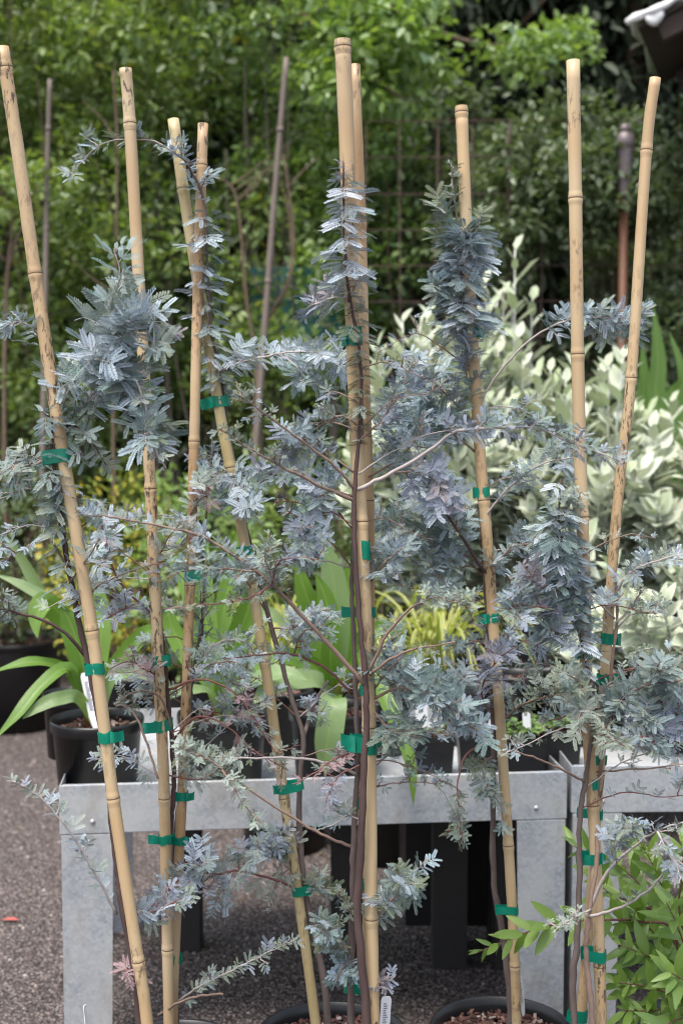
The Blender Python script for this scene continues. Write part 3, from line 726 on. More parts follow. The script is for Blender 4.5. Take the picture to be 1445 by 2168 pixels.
T.branch(pts(2.43, 2.35, (430, 1190), (400, 1110), (420, 1060), (440, 1050)), 12, 38, ['blue', 'pink', 'pale'], (.002, .001), .1, 4, 50)
T.branch(pts(2.43, 2.36, (430, 1160), (440, 1050), (440, 990)), 9, 40, ['teal', 'blue'], (.002, .001), .2, 3, 45)
T.branch(pts(2.36, 2.28, (345, 1960), (330, 1930), (350, 1895), (390, 1850), (440, 1800)), 16, 38, ['grey', 'blue', 'purple'], (.0028, .001), .25, 5, 55, 'twig_red')
T.branch(pts(2.35, 2.18, (335, 2150), (380, 2122), (430, 2108), (472, 2104)), 0, 20, 'grey', (.0026, .002), .1)
T.branch(pts(2.36, 2.15, (366, 2128), (420, 2090), (490, 2055), (560, 2020), (625, 1990)), 30, 28, ['grey', 'olive', 'grey', 'blue'], (.0024, .0009), .1, 4, 35, 'twig_pale', tip=.95)
T.branch(pts(2.35, 2.3, (352, 1640), (400, 1650), (450, 1640), (480, 1600)), 14, 30, ['grey', 'pale'], (.0018, .001), .15, 5, 45, 'twig_red')
T.branch(pts(2.34, 2.30, (325, 2080), (310, 2072), (300, 2060)), 3, 24, ['pink'], (.001, .0008), .1, 1, 20, 'twig_red')
T.veil(15, 1080, 1700, ['grey', 'blue', 'pale', 'purple'])
T.finish()

# ---- T3: slanting stake, tall shoot with an arching tip
T = Tree('potted acacia whose slim leafy shoot arches over left at its tip', (-.018, 2.425), .152, .30)
T.trunk([(690, 2120, 2.41), (672, 2010, 2.415), (645, 1890, 2.42), (635, 1780, 2.43), (634, 1660, 2.43), (641, 1563, 2.435), (615, 1470, 2.45), (580, 1350, 2.46), (540, 1200, 2.47), (505, 1040, 2.48), (482, 900, 2.48), (468, 800, 2.475), (448, 700, 2.46), (438, 560, 2.45), (436, 450, 2.45), (420, 390, 2.45), (395, 345, 2.45)], .0078, .0018, 'bark')
T.branch(pts(2.47, 2.45, (470, 810), (448, 700), (439, 560), (436, 440)), 46, 38, ['blue', 'blue', 'teal', 'grey'], (.0022, .0015), .0, 0, 40, 'bark_dark', 'tower', tip=1)
T.branch(pts(2.45, 2.44, (436, 440), (418, 390), (395, 345), (365, 322)), 16, 36, ['blue', 'teal', 'blue'], (.0018, .0013), .0, 2, 35, 'bark_dark', face=.7, tip=1)
T.branch(pts(2.44, 2.38, (380, 330), (330, 300), (270, 295), (215, 305), (175, 340), (145, 378)), 22, 36, ['grey', 'teal', 'blue', 'grey'], (.0016, .0008), .0, 2, 35, 'twig_pale', tip=.6)
T.branch(pts(2.47, 2.33, (455, 790), (500, 770), (560, 755), (620, 745), (690, 750), (725, 780)), 26, 46, ['blue', 'blue', 'blue', 'grey'], (.0025, .001), .1, 7, 55, 'twig_pale', face=.75, tip=.95)
T.branch(pts(2.40, 2.33, (600, 750), (650, 800), (700, 830)), 12, 42, ['blue', 'teal'], (.0018, .001), .1, 3, 45, 'twig_pale', face=.7)
T.branch(pts(2.48, 2.40, (485, 930), (500, 1000), (510, 1060), (545, 1090)), 20, 40, ['blue', 'blue', 'teal'], (.0022, .001), .2, 5, 50, 'twig', face=.7)
T.branch(pts(2.48, 2.42, (505, 1050), (470, 1010), (440, 980)), 8, 36, ['teal', 'blue'], (.0018, .001), .1, 3, 40)
T.branch(pts(2.48, 2.38, (510, 1060), (580, 1000), (640, 1000), (690, 1050)), 22, 42, ['purple', 'blue', 'teal'], (.0022, .001), .15, 8, 60)
T.branch(pts(2.44, 2.5, (641, 1563), (665, 1490), (694, 1441)), 0, 20, 'grey', (.0045, .003), .1, mat='stem_grey')
T.branch(pts(2.42, 2.25, (648, 1890), (580, 1862), (502, 1843), (456, 1851), (415, 1830)), 18, 40, ['grey', 'blue', 'purple', 'teal'], (.0034, .001), .3, 9, 60, 'twig_red')
T.branch(pts(2.40, 2.30, (505, 1845), (480, 1870), (460, 1900), (450, 1930)), 8, 36, ['teal', 'blue'], (.0016, .001), .1, 2, 40)
T.branch(pts(2.43, 2.35, (636, 1800), (600, 1770), (560, 1790), (540, 1820)), 16, 36, ['grey', 'blue', 'purple'], (.0022, .001), .05, 6, 50, 'twig')
T.branch(pts(2.42, 2.38, (640, 1860), (610, 1840), (580, 1880), (570, 1930)), 12, 26, ['olive', 'pale', 'grey'], (.0018, .0009), .1, 3, 40, 'twig', droop=.4)
T.branch(pts(2.42, 2.42, (650, 1890), (690, 1880), (720, 1900)), 12, 30, ['olive', 'grey', 'teal'], (.0022, .001), .1, 4, 45, 'twig')
T.branch(pts(2.46, 2.36, (575, 1330), (620, 1330), (660, 1300), (700, 1290)), 12, 32, ['grey', 'blue'], (.002, .001), .1, 5, 50)
T.branch(pts(2.46, 2.38, (560, 1290), (520, 1230), (480, 1200)), 10, 34, ['teal', 'grey'], (.002, .001), .1, 4, 45)
T.veil(11, 900, 1750, ['blue', 'grey', 'teal', 'purple'])
T.finish()

# ---- T5: centre
T = Tree('potted acacia at the centre, tallest, with long side branches reaching both ways', (.04, 2.10), .142, .30)
T.trunk([(775, 2150, 2.07), (757, 1950, 2.065), (762, 1800, 2.065), (769, 1650, 2.065), (775, 1510, 2.07), (771, 1420, 2.07), (758, 1280, 2.075), (750, 1130, 2.08), (750, 1040, 2.085), (760, 920, 2.085), (765, 820, 2.085), (757, 720, 2.085), (738, 620, 2.08), (728, 500, 2.08), (727, 350, 2.08)], .0085, .0014, 'bark_dark')
T.trunk([(742, 2150, 2.12), (745, 2000, 2.12), (746, 1850, 2.12), (752, 1700, 2.12), (757, 1600, 2.12), (752, 1450, 2.12), (746, 1300, 2.125), (745, 1200, 2.13), (752, 1080, 2.14)], .007, .003, 'bark')
T.branch(pts(2.08, 2.08, (738, 640), (730, 540), (727, 440), (727, 352)), 34, 46, ['blue', 'blue', 'grey'], (.0018, .0012), .0, 0, 40, 'bark_dark', 'tower', tip=.8)
T.branch(pts(2.08, 2.08, (727, 395), (727, 365), (727, 340)), 5, 26, ['mauve', 'purple'], (.0014, .001), .0, 0, 40, 'bark_dark', 'side', tip=.8)
T.branch(pts(2.085, 2.08, (757, 730), (748, 670), (738, 620)), 12, 34, ['grey', 'olive', 'teal'], (.002, .0016), .0, 0, 40, 'bark_dark', 'tower')
T.branch(pts(2.085, 2.085, (763, 940), (766, 830), (757, 740)), 26, 24, ['olive', 'olive', 'grey'], (.0022, .0018), .0, 3, 30, 'bark', 'tower', tip=1)
T.branch(pts(2.085, 2.2, (735, 628), (700, 632), (665, 645), (640, 660)), 14, 42, ['grey', 'purple', 'mauve', 'pale'], (.002, .001), .2, 5, 45, 'twig_pale')
T.branch(pts(2.085, 1.97, (750, 1060), (680, 1030), (600, 990), (530, 950), (465, 905)), 30, 20, ['olive', 'grey', 'grey'], (.0034, .0011), .15, 7, 30, 'twig', tip=1)
T.branch(pts(2.085, 1.99, (750, 1035), (700, 980), (620, 920), (560, 875), (500, 832)), 26, 22, ['grey', 'olive', 'blue'], (.0032, .0011), .2, 7, 35, 'twig', tip=1)
T.branch(pts(2.085, 2.05, (745, 1050), (700, 1040), (660, 1070), (640, 1130), (660, 1190)), 20, 44, ['purple', 'blue', 'purple', 'teal'], (.0022, .001), .2, 6, 55, 'twig', droop=.2, face=.8)
T.branch(pts(2.085, 2.08, (748, 1000), (690, 960), (640, 930), (590, 950)), 20, 38, ['purple', 'grey', 'blue'], (.002, .001), .15, 8, 60)
T.branch(pts(2.085, 2.1, (755, 900), (720, 880), (680, 900), (640, 890)), 12, 30, ['grey', 'olive', 'purple'], (.0018, .0009), .15, 5, 45)
T.branch(pts(2.085, 2.0, (757, 1036), (820, 1005), (900, 960), (960, 916), (1040, 906), (1130, 906), (1230, 945), (1312, 976)), 46, 38, ['purple', 'purple', 'blue', 'teal'], (.0036, .001), .42, 6, 35, 'twig_pale', tip=.7)
T.branch(pts(2.085, 2.1, (763, 930), (815, 880), (850, 820), (880, 750)), 22, 40, ['purple', 'blue', 'teal'], (.0024, .001), .15, 7, 55, 'twig')
T.branch(pts(2.14, 2.18, (780, 1010), (830, 980), (880, 930), (900, 870)), 22, 40, ['blue', 'teal'], (.0024, .001), .1, 8, 60, 'twig')
T.branch(pts(2.08, 2.08, (840, 1000), (890, 1000), (930, 1030), (960, 1080)), 20, 42, ['purple', 'mauve', 'purple'], (.002, .001), .1, 6, 50, 'twig', face=.7)
T.branch(pts(2.07, 2.0, (780, 1425), (815, 1350), (865, 1290), (900, 1275)), 5, 22, ['pale'], (.003, .0014), .8, 0, 40, 'twig')
T.branch(pts(2.0, 1.98, (880, 1280), (920, 1265), (960, 1275), (1000, 1290)), 24, 26, ['pale', 'pale', 'grey'], (.0014, .0009), .0, 8, 40, 'twig', tip=.9)
T.branch(pts(2.07, 1.98, (783, 1428), (830, 1393), (890, 1372), (962, 1360)), 6, 18, ['pale', 'grey'], (.0026, .0012), .6, 2, 25, 'twig')
T.branch(pts(2.07, 1.95, (770, 1448), (700, 1370), (620, 1282), (570, 1232), (500, 1180), (420, 1133), (320, 1110), (240, 1095), (178, 1090)), 62, 28, ['grey', 'blue', 'grey', 'purple'], (.0045, .0009), .32, 9, 40, 'twig', tip=.9)
T.branch(pts(1.99, 1.93, (572, 1240), (520, 1268), (440, 1280), (345, 1288)), 18, 22, ['olive', 'grey', 'pale'], (.002, .0008), .05, 6, 30, 'twig_red', tip=1)
T.branch(pts(1.985, 1.94, (540, 1210), (480, 1205), (400, 1207), (330, 1232)), 30, 28, ['grey', 'blue', 'teal', 'grey'], (.0018, .0008), .0, 8, 45, 'twig', tip=1)
T.branch(pts(2.0, 1.96, (590, 1250), (570, 1210), (560, 1180), (575, 1160)), 14, 28, ['pale', 'grey'], (.0014, .0008), .0, 5, 40, 'twig')
T.branch(pts(2.0, 1.98, (575, 1240), (590, 1190), (640, 1180), (690, 1190)), 12, 30, ['purple', 'grey'], (.0014, .0008), .1, 4, 45, 'twig_red')
T.branch(pts(2.1, 2.0, (788, 1480), (850, 1455), (910, 1470), (960, 1510), (1010, 1545)), 34, 48, ['teal', 'teal', 'blue'], (.003, .001), .1, 9, 60, 'twig', face=.6)
T.branch(pts(2.1, 2.05, (788, 1500), (820, 1540), (850, 1555), (890, 1560)), 16, 44, ['teal', 'grey', 'teal'], (.0024, .001), .1, 5, 55, 'twig')
T.branch(pts(2.1, 2.06, (790, 1460), (820, 1420), (850, 1390)), 10, 40, ['blue', 'teal'], (.002, .001), .1, 4, 50, 'twig')
T.branch(pts(2.12, 2.08, (785, 1230), (815, 1190), (850, 1160)), 16, 40, ['blue', 'teal', 'purple'], (.002, .001), .1, 5, 50)
T.branch(pts(2.12, 2.08, (785, 1390), (810, 1370), (850, 1340)), 10, 36, ['teal', 'grey'], (.002, .001), .1, 4, 45)
T.branch(pts(2.065, 1.95, (742, 1792), (666, 1759), (548, 1687), (445, 1612), (385, 1582)), 26, 28, ['pale', 'grey', 'olive'], (.003, .001), .6, 10, 45, 'twig', tip=.9)
T.branch(pts(2.12, 1.98, (757, 1640), (690, 1615), (600, 1604), (500, 1606), (400, 1592)), 14, 24, ['pale', 'grey', 'olive'], (.003, .001), .65, 6, 40, 'twig_pale', tip=.9)
T.branch(pts(1.96, 1.96, (470, 1630), (500, 1680), (530, 1720), (540, 1740)), 16, 26, ['grey', 'pale', 'olive'], (.0014, .0008), .0, 6, 45, 'twig')
T.branch(pts(2.12, 2.02, (745, 1470), (690, 1415), (620, 1385), (560, 1386), (500, 1392)), 16, 22, ['grey', 'blue'], (.0028, .001), .4, 6, 40, 'twig_red', tip=1)
T.branch(pts(2.1, 2.05, (622, 1385), (640, 1340), (690, 1320)), 14, 28, ['blue', 'grey', 'teal'], (.0014, .0008), .1, 5, 45, 'twig_red')
T.branch(pts(2.12, 2.0, (752, 1600), (720, 1600), (660, 1640), (620, 1660)), 8, 22, ['pink', 'pink', 'grey'], (.002, .0008), .2, 6, 35, 'twig_red')
T.branch(pts(2.06, 2.0, (760, 1620), (720, 1640), (700, 1670), (690, 1700)), 10, 26, ['purple', 'mauve'], (.0014, .0008), .2, 3, 35, 'twig_red')
T.branch(pts(2.1, 2.06, (778, 1960), (815, 1920), (860, 1870), (900, 1820)), 22, 42, ['teal', 'blue', 'olive', 'grey'], (.0024, .001), .1, 7, 55, 'twig', face=.6)
T.branch(pts(2.12, 2.06, (743, 2020), (715, 1985), (690, 1960), (670, 1985)), 22, 32, ['grey', 'teal', 'olive', 'blue'], (.0022, .001), .0, 8, 50, 'twig')
T.branch(pts(2.12, 2.08, (745, 2030), (725, 2050), (710, 2075)), 12, 34, ['teal', 'blue'], (.002, .001), .0, 4, 45, 'twig')
T.branch(pts(2.12, 2.1, (743, 1960), (740, 1920), (720, 1880)), 10, 26, ['olive', 'grey'], (.002, .001), .0, 4, 45, 'twig')
T.branch(pts(2.1, 2.08, (790, 2090), (810, 2080), (830, 2065)), 7, 32, ['purple', 'mauve'], (.0014, .001), .0, 2, 30, 'twig')
T.veil(14, 780, 1750, ['blue', 'grey', 'purple', 'olive', 'teal'])
T.finish()

# ---- T7: right of centre
T = Tree('potted acacia right of centre whose bluish shoot climbs past the blunt-topped stake', (.318, 2.46), .142, .30)
T.trunk([(1080, 2140, 2.47), (1072, 2040, 2.475), (1058, 1950, 2.48), (1044, 1860, 2.485), (1043, 1760, 2.485), (1044, 1650, 2.485), (1042, 1500, 2.49), (1036, 1380, 2.50), (1026, 1240, 2.51), (1015, 1100, 2.52), (1008, 950, 2.53), (998, 820, 2.535), (984, 700, 2.54), (974, 560, 2.54), (962, 420, 2.54), (955, 350, 2.54)], .0085, .0014, 'bark')
T.branch(pts(2.54, 2.53, (984, 700), (978, 640), (975, 560), (985, 500)), 40, 48, ['blue', 'blue', 'teal', 'blue'], (.002, .0014), .0, 6, 45, 'bark_dark', 'tower', tip=1)
T.branch(pts(2.54, 2.56, (972, 560), (950, 500), (945, 440)), 14, 44, ['teal', 'olive', 'grey'], (.0016, .001), .0, 4, 45, 'twig')
T.branch(pts(2.54, 2.54, (962, 430), (957, 390), (955, 340)), 8, 36, ['grey', 'olive'], (.0014, .001), .0, 0, 40, 'twig_pale')
T.branch(pts(2.52, 2.52, (985, 520), (1005, 490), (1015, 480)), 6, 34, ['olive', 'grey'], (.0014, .001), .0, 1, 40, 'twig_pale')
T.branch(pts(2.54, 2.55, (985, 680), (955, 640), (930, 610)), 14, 42, ['teal', 'grey'], (.0016, .001), .0, 5, 50, 'twig')
T.branch(pts(2.53, 2.53, (1000, 850), (985, 780), (985, 720)), 14, 44, ['teal', 'purple', 'grey'], (.002, .001), .0, 5, 50, 'twig')
T.branch(pts(2.53, 2.42, (1002, 870), (1070, 770), (1150, 700), (1230, 672), (1300, 676), (1345, 692)), 34, 42, ['blue', 'blue', 'grey', 'teal'], (.0026, .001), .4, 6, 45, 'twig_pale', face=.6, tip=.9)
T.branch(pts(2.53, 2.45, (1008, 960), (940, 905), (870, 880), (810, 900)), 30, 42, ['blue', 'teal', 'blue'], (.0026, .001), .1, 9, 65, 'twig')
T.branch(pts(2.53, 2.45, (1005, 900), (950, 840), (900, 800), (850, 800)), 22, 42, ['purple', 'blue', 'teal'], (.0024, .001), .1, 8, 60, 'twig')
T.branch(pts(2.51, 2.40, (1053, 1240), (1010, 1190), (960, 1110), (915, 1045), (885, 1010)), 26, 42, ['teal', 'blue', 'purple'], (.0042, .0015), .35, 10, 65, 'bark_dark')
T.branch(pts(2.5, 2.45, (1000, 1180), (930, 1160), (870, 1120), (820, 1100)), 28, 42, ['teal', 'teal', 'blue', 'grey'], (.0024, .001), .05, 9, 65, 'twig')
T.branch(pts(2.5, 2.45, (1005, 1200), (950, 1200), (900, 1230)), 16, 40, ['teal', 'grey', 'blue'], (.0024, .001), .05, 6, 60, 'twig')
T.branch(pts(2.51, 2.40, (1015, 1110), (1070, 1040), (1140, 985), (1230, 965)), 28, 36, ['blue', 'grey', 'teal'], (.0026, .001), .2, 8, 55, 'twig_pale')
T.branch(pts(2.5, 2.44, (1026, 1220), (1080, 1160), (1130, 1150)), 16, 38, ['blue', 'grey', 'teal'], (.0022, .001), .1, 6, 55, 'twig')
T.branch(pts(2.49, 2.36, (1046, 1520), (1020, 1480), (1030, 1430), (1060, 1390), (1090, 1370)), 22, 40, ['purple', 'mauve', 'purple'], (.0022, .001), .1, 6, 55, 'twig_red', face=.2)
T.branch(pts(2.49, 2.38, (1046, 1540), (1110, 1490), (1190, 1470), (1250, 1478)), 26, 34, ['olive', 'grey', 'pale', 'teal'], (.0026, .001), .1, 8, 50, 'twig')
T.branch(pts(2.49, 2.40, (1040, 1500), (990, 1470), (950, 1450)), 14, 40, ['teal', 'grey', 'blue'], (.0024, .001), .1, 5, 55, 'twig')
T.branch(pts(2.485, 2.42, (1044, 1600), (1020, 1620), (1030, 1660), (1055, 1700)), 16, 34, ['teal', 'olive', 'grey'], (.0018, .001), .05, 4, 40, 'twig', droop=.3)
T.branch(pts(2.48, 2.43, (1050, 1640), (1055, 1690), (1062, 1740), (1065, 1760)), 12, 22, ['grey', 'teal'], (.0012, .0008), .1, 0, 30, 'twig_pale', tip=1)
T.branch(pts(2.47, 2.40, (1030, 1570), (985, 1600), (968, 1660), (970, 1730), (978, 1790)), 18, 26, ['olive', 'grey', 'grey'], (.0022, .001), .55, 6, 40, 'twig_red', droop=.3)
T.veil(17, 760, 1650, ['blue', 'grey', 'purple', 'teal'])
T.finish()

# ---- T8: right
T = Tree('potted acacia at the right between the two crossing stakes, with a drooping dark shoot', (.45, 2.185), .142, .30)
T.trunk([(1212, 2100, 2.16), (1220, 2000, 2.16), (1226, 1880, 2.16), (1226, 1740, 2.16), (1240, 1640, 2.16), (1252, 1540, 2.155), (1254, 1460, 2.155), (1240, 1400, 2.16), (1215, 1300, 2.16), (1195, 1200, 2.16), (1182, 1100, 2.16), (1186, 1020, 2.16)], .0072, .0014, 'bark')
T.trunk([(1252, 2150, 2.14), (1240, 2040, 2.14), (1243, 1960, 2.14), (1262, 1820, 2.15), (1262, 1700, 2.185), (1278, 1570, 2.20), (1292, 1430, 2.21), (1305, 1300, 2.215), (1298, 1200, 2.215)], .006, .0022, 'twig')
T.branch(pts(2.16, 2.15, (1238, 1400), (1213, 1300), (1195, 1200), (1182, 1100), (1186, 1015)), 62, 46, ['teal', 'teal', 'blue'], (.0022, .0012), .0, 8, 45, 'bark_dark', 'tower', droop=.35, tip=.75)
T.branch(pts(2.16, 2.14, (1190, 1120), (1200, 1060), (1225, 1070)), 6, 40, ['olive', 'grey'], (.0014, .001), .1, 1, 35, 'twig')
T.branch(pts(2.215, 2.15, (1300, 1260), (1330, 1215), (1380, 1190), (1445, 1172)), 18, 36, ['blue', 'purple', 'grey'], (.0024, .001), .05, 5, 45, 'twig_pale', tip=.9)
T.branch(pts(2.215, 2.15, (1300, 1310), (1250, 1260), (1225, 1250)), 8, 42, ['blue'], (.002, .001), .1, 2, 45, 'twig_pale')
T.branch(pts(2.21, 2.2, (1302, 1320), (1330, 1290), (1362, 1245)), 5, 18, ['olive', 'green'], (.0022, .0012), .5, 3, 30, 'twig_pale')
T.branch(pts(2.20, 2.15, (1290, 1452), (1330, 1440), (1345, 1400), (1350, 1370)), 6, 22, ['green', 'olive', 'grey'], (.0022, .0012), .6, 4, 35, 'twig_pale')
T.branch(pts(2.19, 2.06, (1272, 1570), (1310, 1490), (1370, 1450), (1445, 1440)), 34, 44, ['teal', 'teal', 'grey'], (.0026, .001), .15, 9, 65, 'twig_red', face=.6)
T.branch(pts(2.15, 2.06, (1330, 1480), (1370, 1530), (1390, 1590)), 20, 44, ['teal', 'grey', 'purple'], (.002, .001), .0, 5, 55, 'twig_red', face=.7)
T.branch(pts(2.15, 2.1, (1370, 1470), (1420, 1500), (1450, 1540)), 14, 40, ['purple', 'teal'], (.002, .001), .0, 4, 50, 'twig_red')
T.branch(pts(2.155, 2.05, (1252, 1510), (1235, 1500), (1225, 1520), (1230, 1560)), 12, 38, ['grey', 'pale'], (.0018, .001), .1, 3, 45, 'twig', face=.8)
T.branch(pts(2.155, 2.05, (1255, 1560), (1290, 1560), (1320, 1580)), 10, 36, ['pale', 'grey', 'olive'], (.0018, .001), .1, 3, 40, 'twig_red', face=.7)
T.branch(pts(2.155, 2.08, (1252, 1480), (1220, 1440), (1195, 1420)), 12, 34, ['olive', 'grey', 'teal'], (.0018, .001), .1, 4, 45, 'twig')
T.branch(pts(2.16, 2.08, (1220, 1320), (1170, 1290), (1120, 1285), (1075, 1290)), 24, 38, ['grey', 'teal', 'purple'], (.0022, .001), .1, 8, 55, 'twig_red')
T.branch(pts(2.16, 2.12, (1180, 1290), (1140, 1240), (1110, 1200)), 14, 36, ['purple', 'mauve'], (.0016, .001), .1, 5, 45, 'twig_red', face=.2)
T.branch(pts(2.16, 2.12, (1205, 1330), (1160, 1350), (1130, 1370)), 14, 38, ['purple', 'blue', 'teal'], (.0016, .001), .1, 5, 45, 'twig_red')
T.branch(pts(2.16, 2.02, (1237, 1655), (1190, 1630), (1140, 1608), (1092, 1590)), 0, 20, 'grey', (.0026, .0014), .1)
T.branch(pts(2.18, 2.05, (1262, 1634), (1350, 1628), (1445, 1618)), 3, 14, ['grey'], (.0018, .001), .3, 2, 25)
T.branch(pts(2.15, 2.02, (1244, 1930), (1290, 1840), (1350, 1785), (1400, 1755), (1450, 1740)), 6, 26, ['purple', 'grey'], (.0034, .0012), .6, 3, 40, 'twig_pale')
T.branch(pts(2.06, 2.02, (1305, 1830), (1300, 1790), (1320, 1755), (1350, 1745)), 22, 32, ['purple', 'purple', 'grey'], (.0016, .0008), .0, 6, 40, 'twig_pale', tip=.9)
T.branch(pts(2.02, 2.0, (1390, 1760), (1410, 1800), (1430, 1830), (1435, 1860)), 16, 28, ['purple', 'mauve', 'grey'], (.0018, .0008), .1, 5, 40, 'twig_pale')
T.branch(pts(2.14, 2.02, (1244, 1940), (1290, 1930), (1350, 1900), (1395, 1860), (1410, 1820)), 3, 18, ['grey'], (.003, .0012), .4, 4, 25, 'twig_pale')
T.branch(pts(2.14, 2.02, (1250, 1925), (1200, 1950), (1170, 1975)), 10, 20, ['pale', 'grey'], (.002, .001), .1, 5, 35, 'twig_pale', droop=.5)
T.veil(14, 1100, 1750, ['grey', 'blue', 'teal', 'pale'])
T.finish()

# ------------------------------------------------------------------ plant tags in the near pots
plant_tag('white tag edge at the bottom left near the leftmost pot', P(186, 2185, 2.3), P(180, 2128, 2.3), .010, (1, -.35, 0), 0)
plant_tag('white tag standing beside the stake in the right-hand bark chip pot', P(1108, 2150, 2.52), P(1100, 2068, 2.52), .014, (.75, -.6, 0), 3)
plant_tag('white tag standing right of the tall central stake at the bottom edge', P(812, 2200, 2.22), P(818, 2110, 2.22), .019, (.3, -1, .1), 4)

# ------------------------------------------------------------------ strap leaved plants on the table
def ribbon(path, widths, nrm, fold=.25, n=18, ripple=.0):
    path = spline(path, n); V, Fc, UV = [], [], []
    nrm = Vector(nrm).normalized()
    for i, p in enumerate(path):
        t = (path[min(i+1, n-1)]-path[max(i-1, 0)]).normalized()
        f = nrm-t*nrm.dot(t)
        if f.length < 1e-3: f = t.orthogonal()
        f.normalize(); s = t.cross(f); w = widths(i/(n-1))/2
        for q in (-1, -.5, 0, .5, 1):
            V.append(p+s*(w*q)+f*(w*fold*(abs(q)**1.3)+ripple*math.sin(i*1.3+q*2)*abs(q))); UV.append(((q+1)/2, i/(n-1)))
    for i in range(n-1):
        for j in range(4): Fc.append((i*5+j, i*5+j+1, i*5+j+6, i*5+j+5))
    return V, Fc, UV
def wprof(w, base=.45, tipstart=.62):
    def f(t):
        a = base+(1-base)*min(1, t/.35)
        b = 1 if t < tipstart else max(.03, math.cos((t-tipstart)/(1-tipstart)*math.pi/2)**.8)
        return w*a*b
    return f
def strap_plant(name, label, cat, pot_c, r, h, leaves, group=None, square=False, chips=120):
    root = thing(name, Vector(pot_c), label, cat, group)
    top = pot_parts(root, pot_c, r, h, .03, chips, square)
    for (pp, w, mat, nrm) in leaves:
        W_ = [top+Vector((rnd(-.012, .012), rnd(-.012, .012), -.005))]+[P(*q) for q in pp]
        v, f, uv = ribbon(W_, wprof(PX(w*.86, pp[0][2])), nrm, rnd(.18, .34), 20, .0015)
        part('leaf', (v, f), M[mat], root, uv=uv)
    return root
def on_table(u, v, Y): p = P(u, v, Y); return (p.x, Y, TF+.0005)
F_ = (0, -1, .45)
c1 = on_table(207, 1600, 3.06)
strap_plant('pineapple_lily', 'black pot on the left table end with wide strap leaves reaching out left', 'potted plant', c1, .112, .172,
    [([(172, 1420, 3.05), (150, 1330, 3.04), (112, 1284, 3.02), (92, 1278, 3.0), (78, 1310, 2.99), (80, 1350, 2.98)], 56, 'strap', (-.3, -1, .2)),
     ([(185, 1450, 3.03), (172, 1390, 3.02), (150, 1320, 3.02), (130, 1285, 3.02)], 58, 'strap', F_),
     ([(160, 1440, 3.05), (125, 1410, 3.02), (60, 1402, 2.98), (-20, 1425, 2.95)], 34, 'strap', (0, -.7, 1)),
     ([(165, 1450, 3.02), (140, 1415, 3.0), (90, 1450, 2.95), (40, 1510, 2.9), (-10, 1565, 2.87)], 36, 'strap', (-.3, -1, .6)),
     ([(170, 1480, 2.98), (130, 1478, 2.94), (90, 1492, 2.92), (48, 1522, 2.9)], 34, 'strap_pale', (0, -1, .4)),
     ([(180, 1400, 3.12), (120, 1290, 3.14), (60, 1245, 3.14), (-10, 1215, 3.14)], 30, 'strap_pale', (0, -1, .7)),
     ([(178, 1390, 3.14), (100, 1275, 3.16), (50, 1185, 3.16), (5, 1128, 3.16)], 34, 'strap_pale', (-.5, -1, .1)),
     ([(205, 1430, 3.1), (215, 1340, 3.12), (205, 1260, 3.14), (180, 1200, 3.14)], 48, 'strap', F_),
     ([(230, 1440, 3.1), (270, 1380, 3.1), (310, 1340, 3.08), (340, 1330, 3.05)], 42, 'strap', F_),
     ([(235, 1440, 3.06), (290, 1420, 3.02), (340, 1440, 2.98), (360, 1470, 2.96)], 36, 'strap_pale', F_)])
c2 = on_table(472, 1590, 3.12)
strap_plant('pineapple_lily', 'black pot in the middle of the table with upright leaves and reddish leaf bases', 'potted plant', c2, .112, .172,
    [([(455, 1440, 3.12), (440, 1340, 3.13), (432, 1240, 3.14), (440, 1150, 3.15)], 52, 'strap', F_),
     ([(475, 1440, 3.1), (500, 1360, 3.1), (525, 1290, 3.1), (530, 1235, 3.1)], 60, 'strap', (.3, -1, .2)),
     ([(450, 1450, 3.15), (405, 1400, 3.16), (365, 1330, 3.18), (350, 1260, 3.18)], 46, 'strap', F_),
     ([(445, 1470, 3.06), (400, 1462, 3.0), (360, 1470, 2.97), (335, 1490, 2.96)], 40, 'strap_pale', (0, -.7, 1)),
     ([(490, 1460, 3.1), (535, 1410, 3.08), (570, 1390, 3.06), (600, 1400, 3.04)], 44, 'strap', F_),
     ([(490, 1470, 3.06), (540, 1440, 3.02), (600, 1425, 3.0), (650, 1440, 2.99)], 50, 'strap_pale', (0, -.8, 1)),
     ([(465, 1430, 3.16), (470, 1320, 3.2), (490, 1210, 3.22), (505, 1120, 3.22)], 46, 'strap', F_),
     ([(455, 1440, 3.18), (420, 1320, 3.24), (385, 1210, 3.28), (330, 1150, 3.3)], 44, 'strap', F_),
     ([(480, 1440, 3.16), (530, 1330, 3.2), (570, 1300, 3.2), (610, 1330, 3.2)], 40, 'strap_pale', F_)])
c3 = on_table(705, 1585, 3.17)
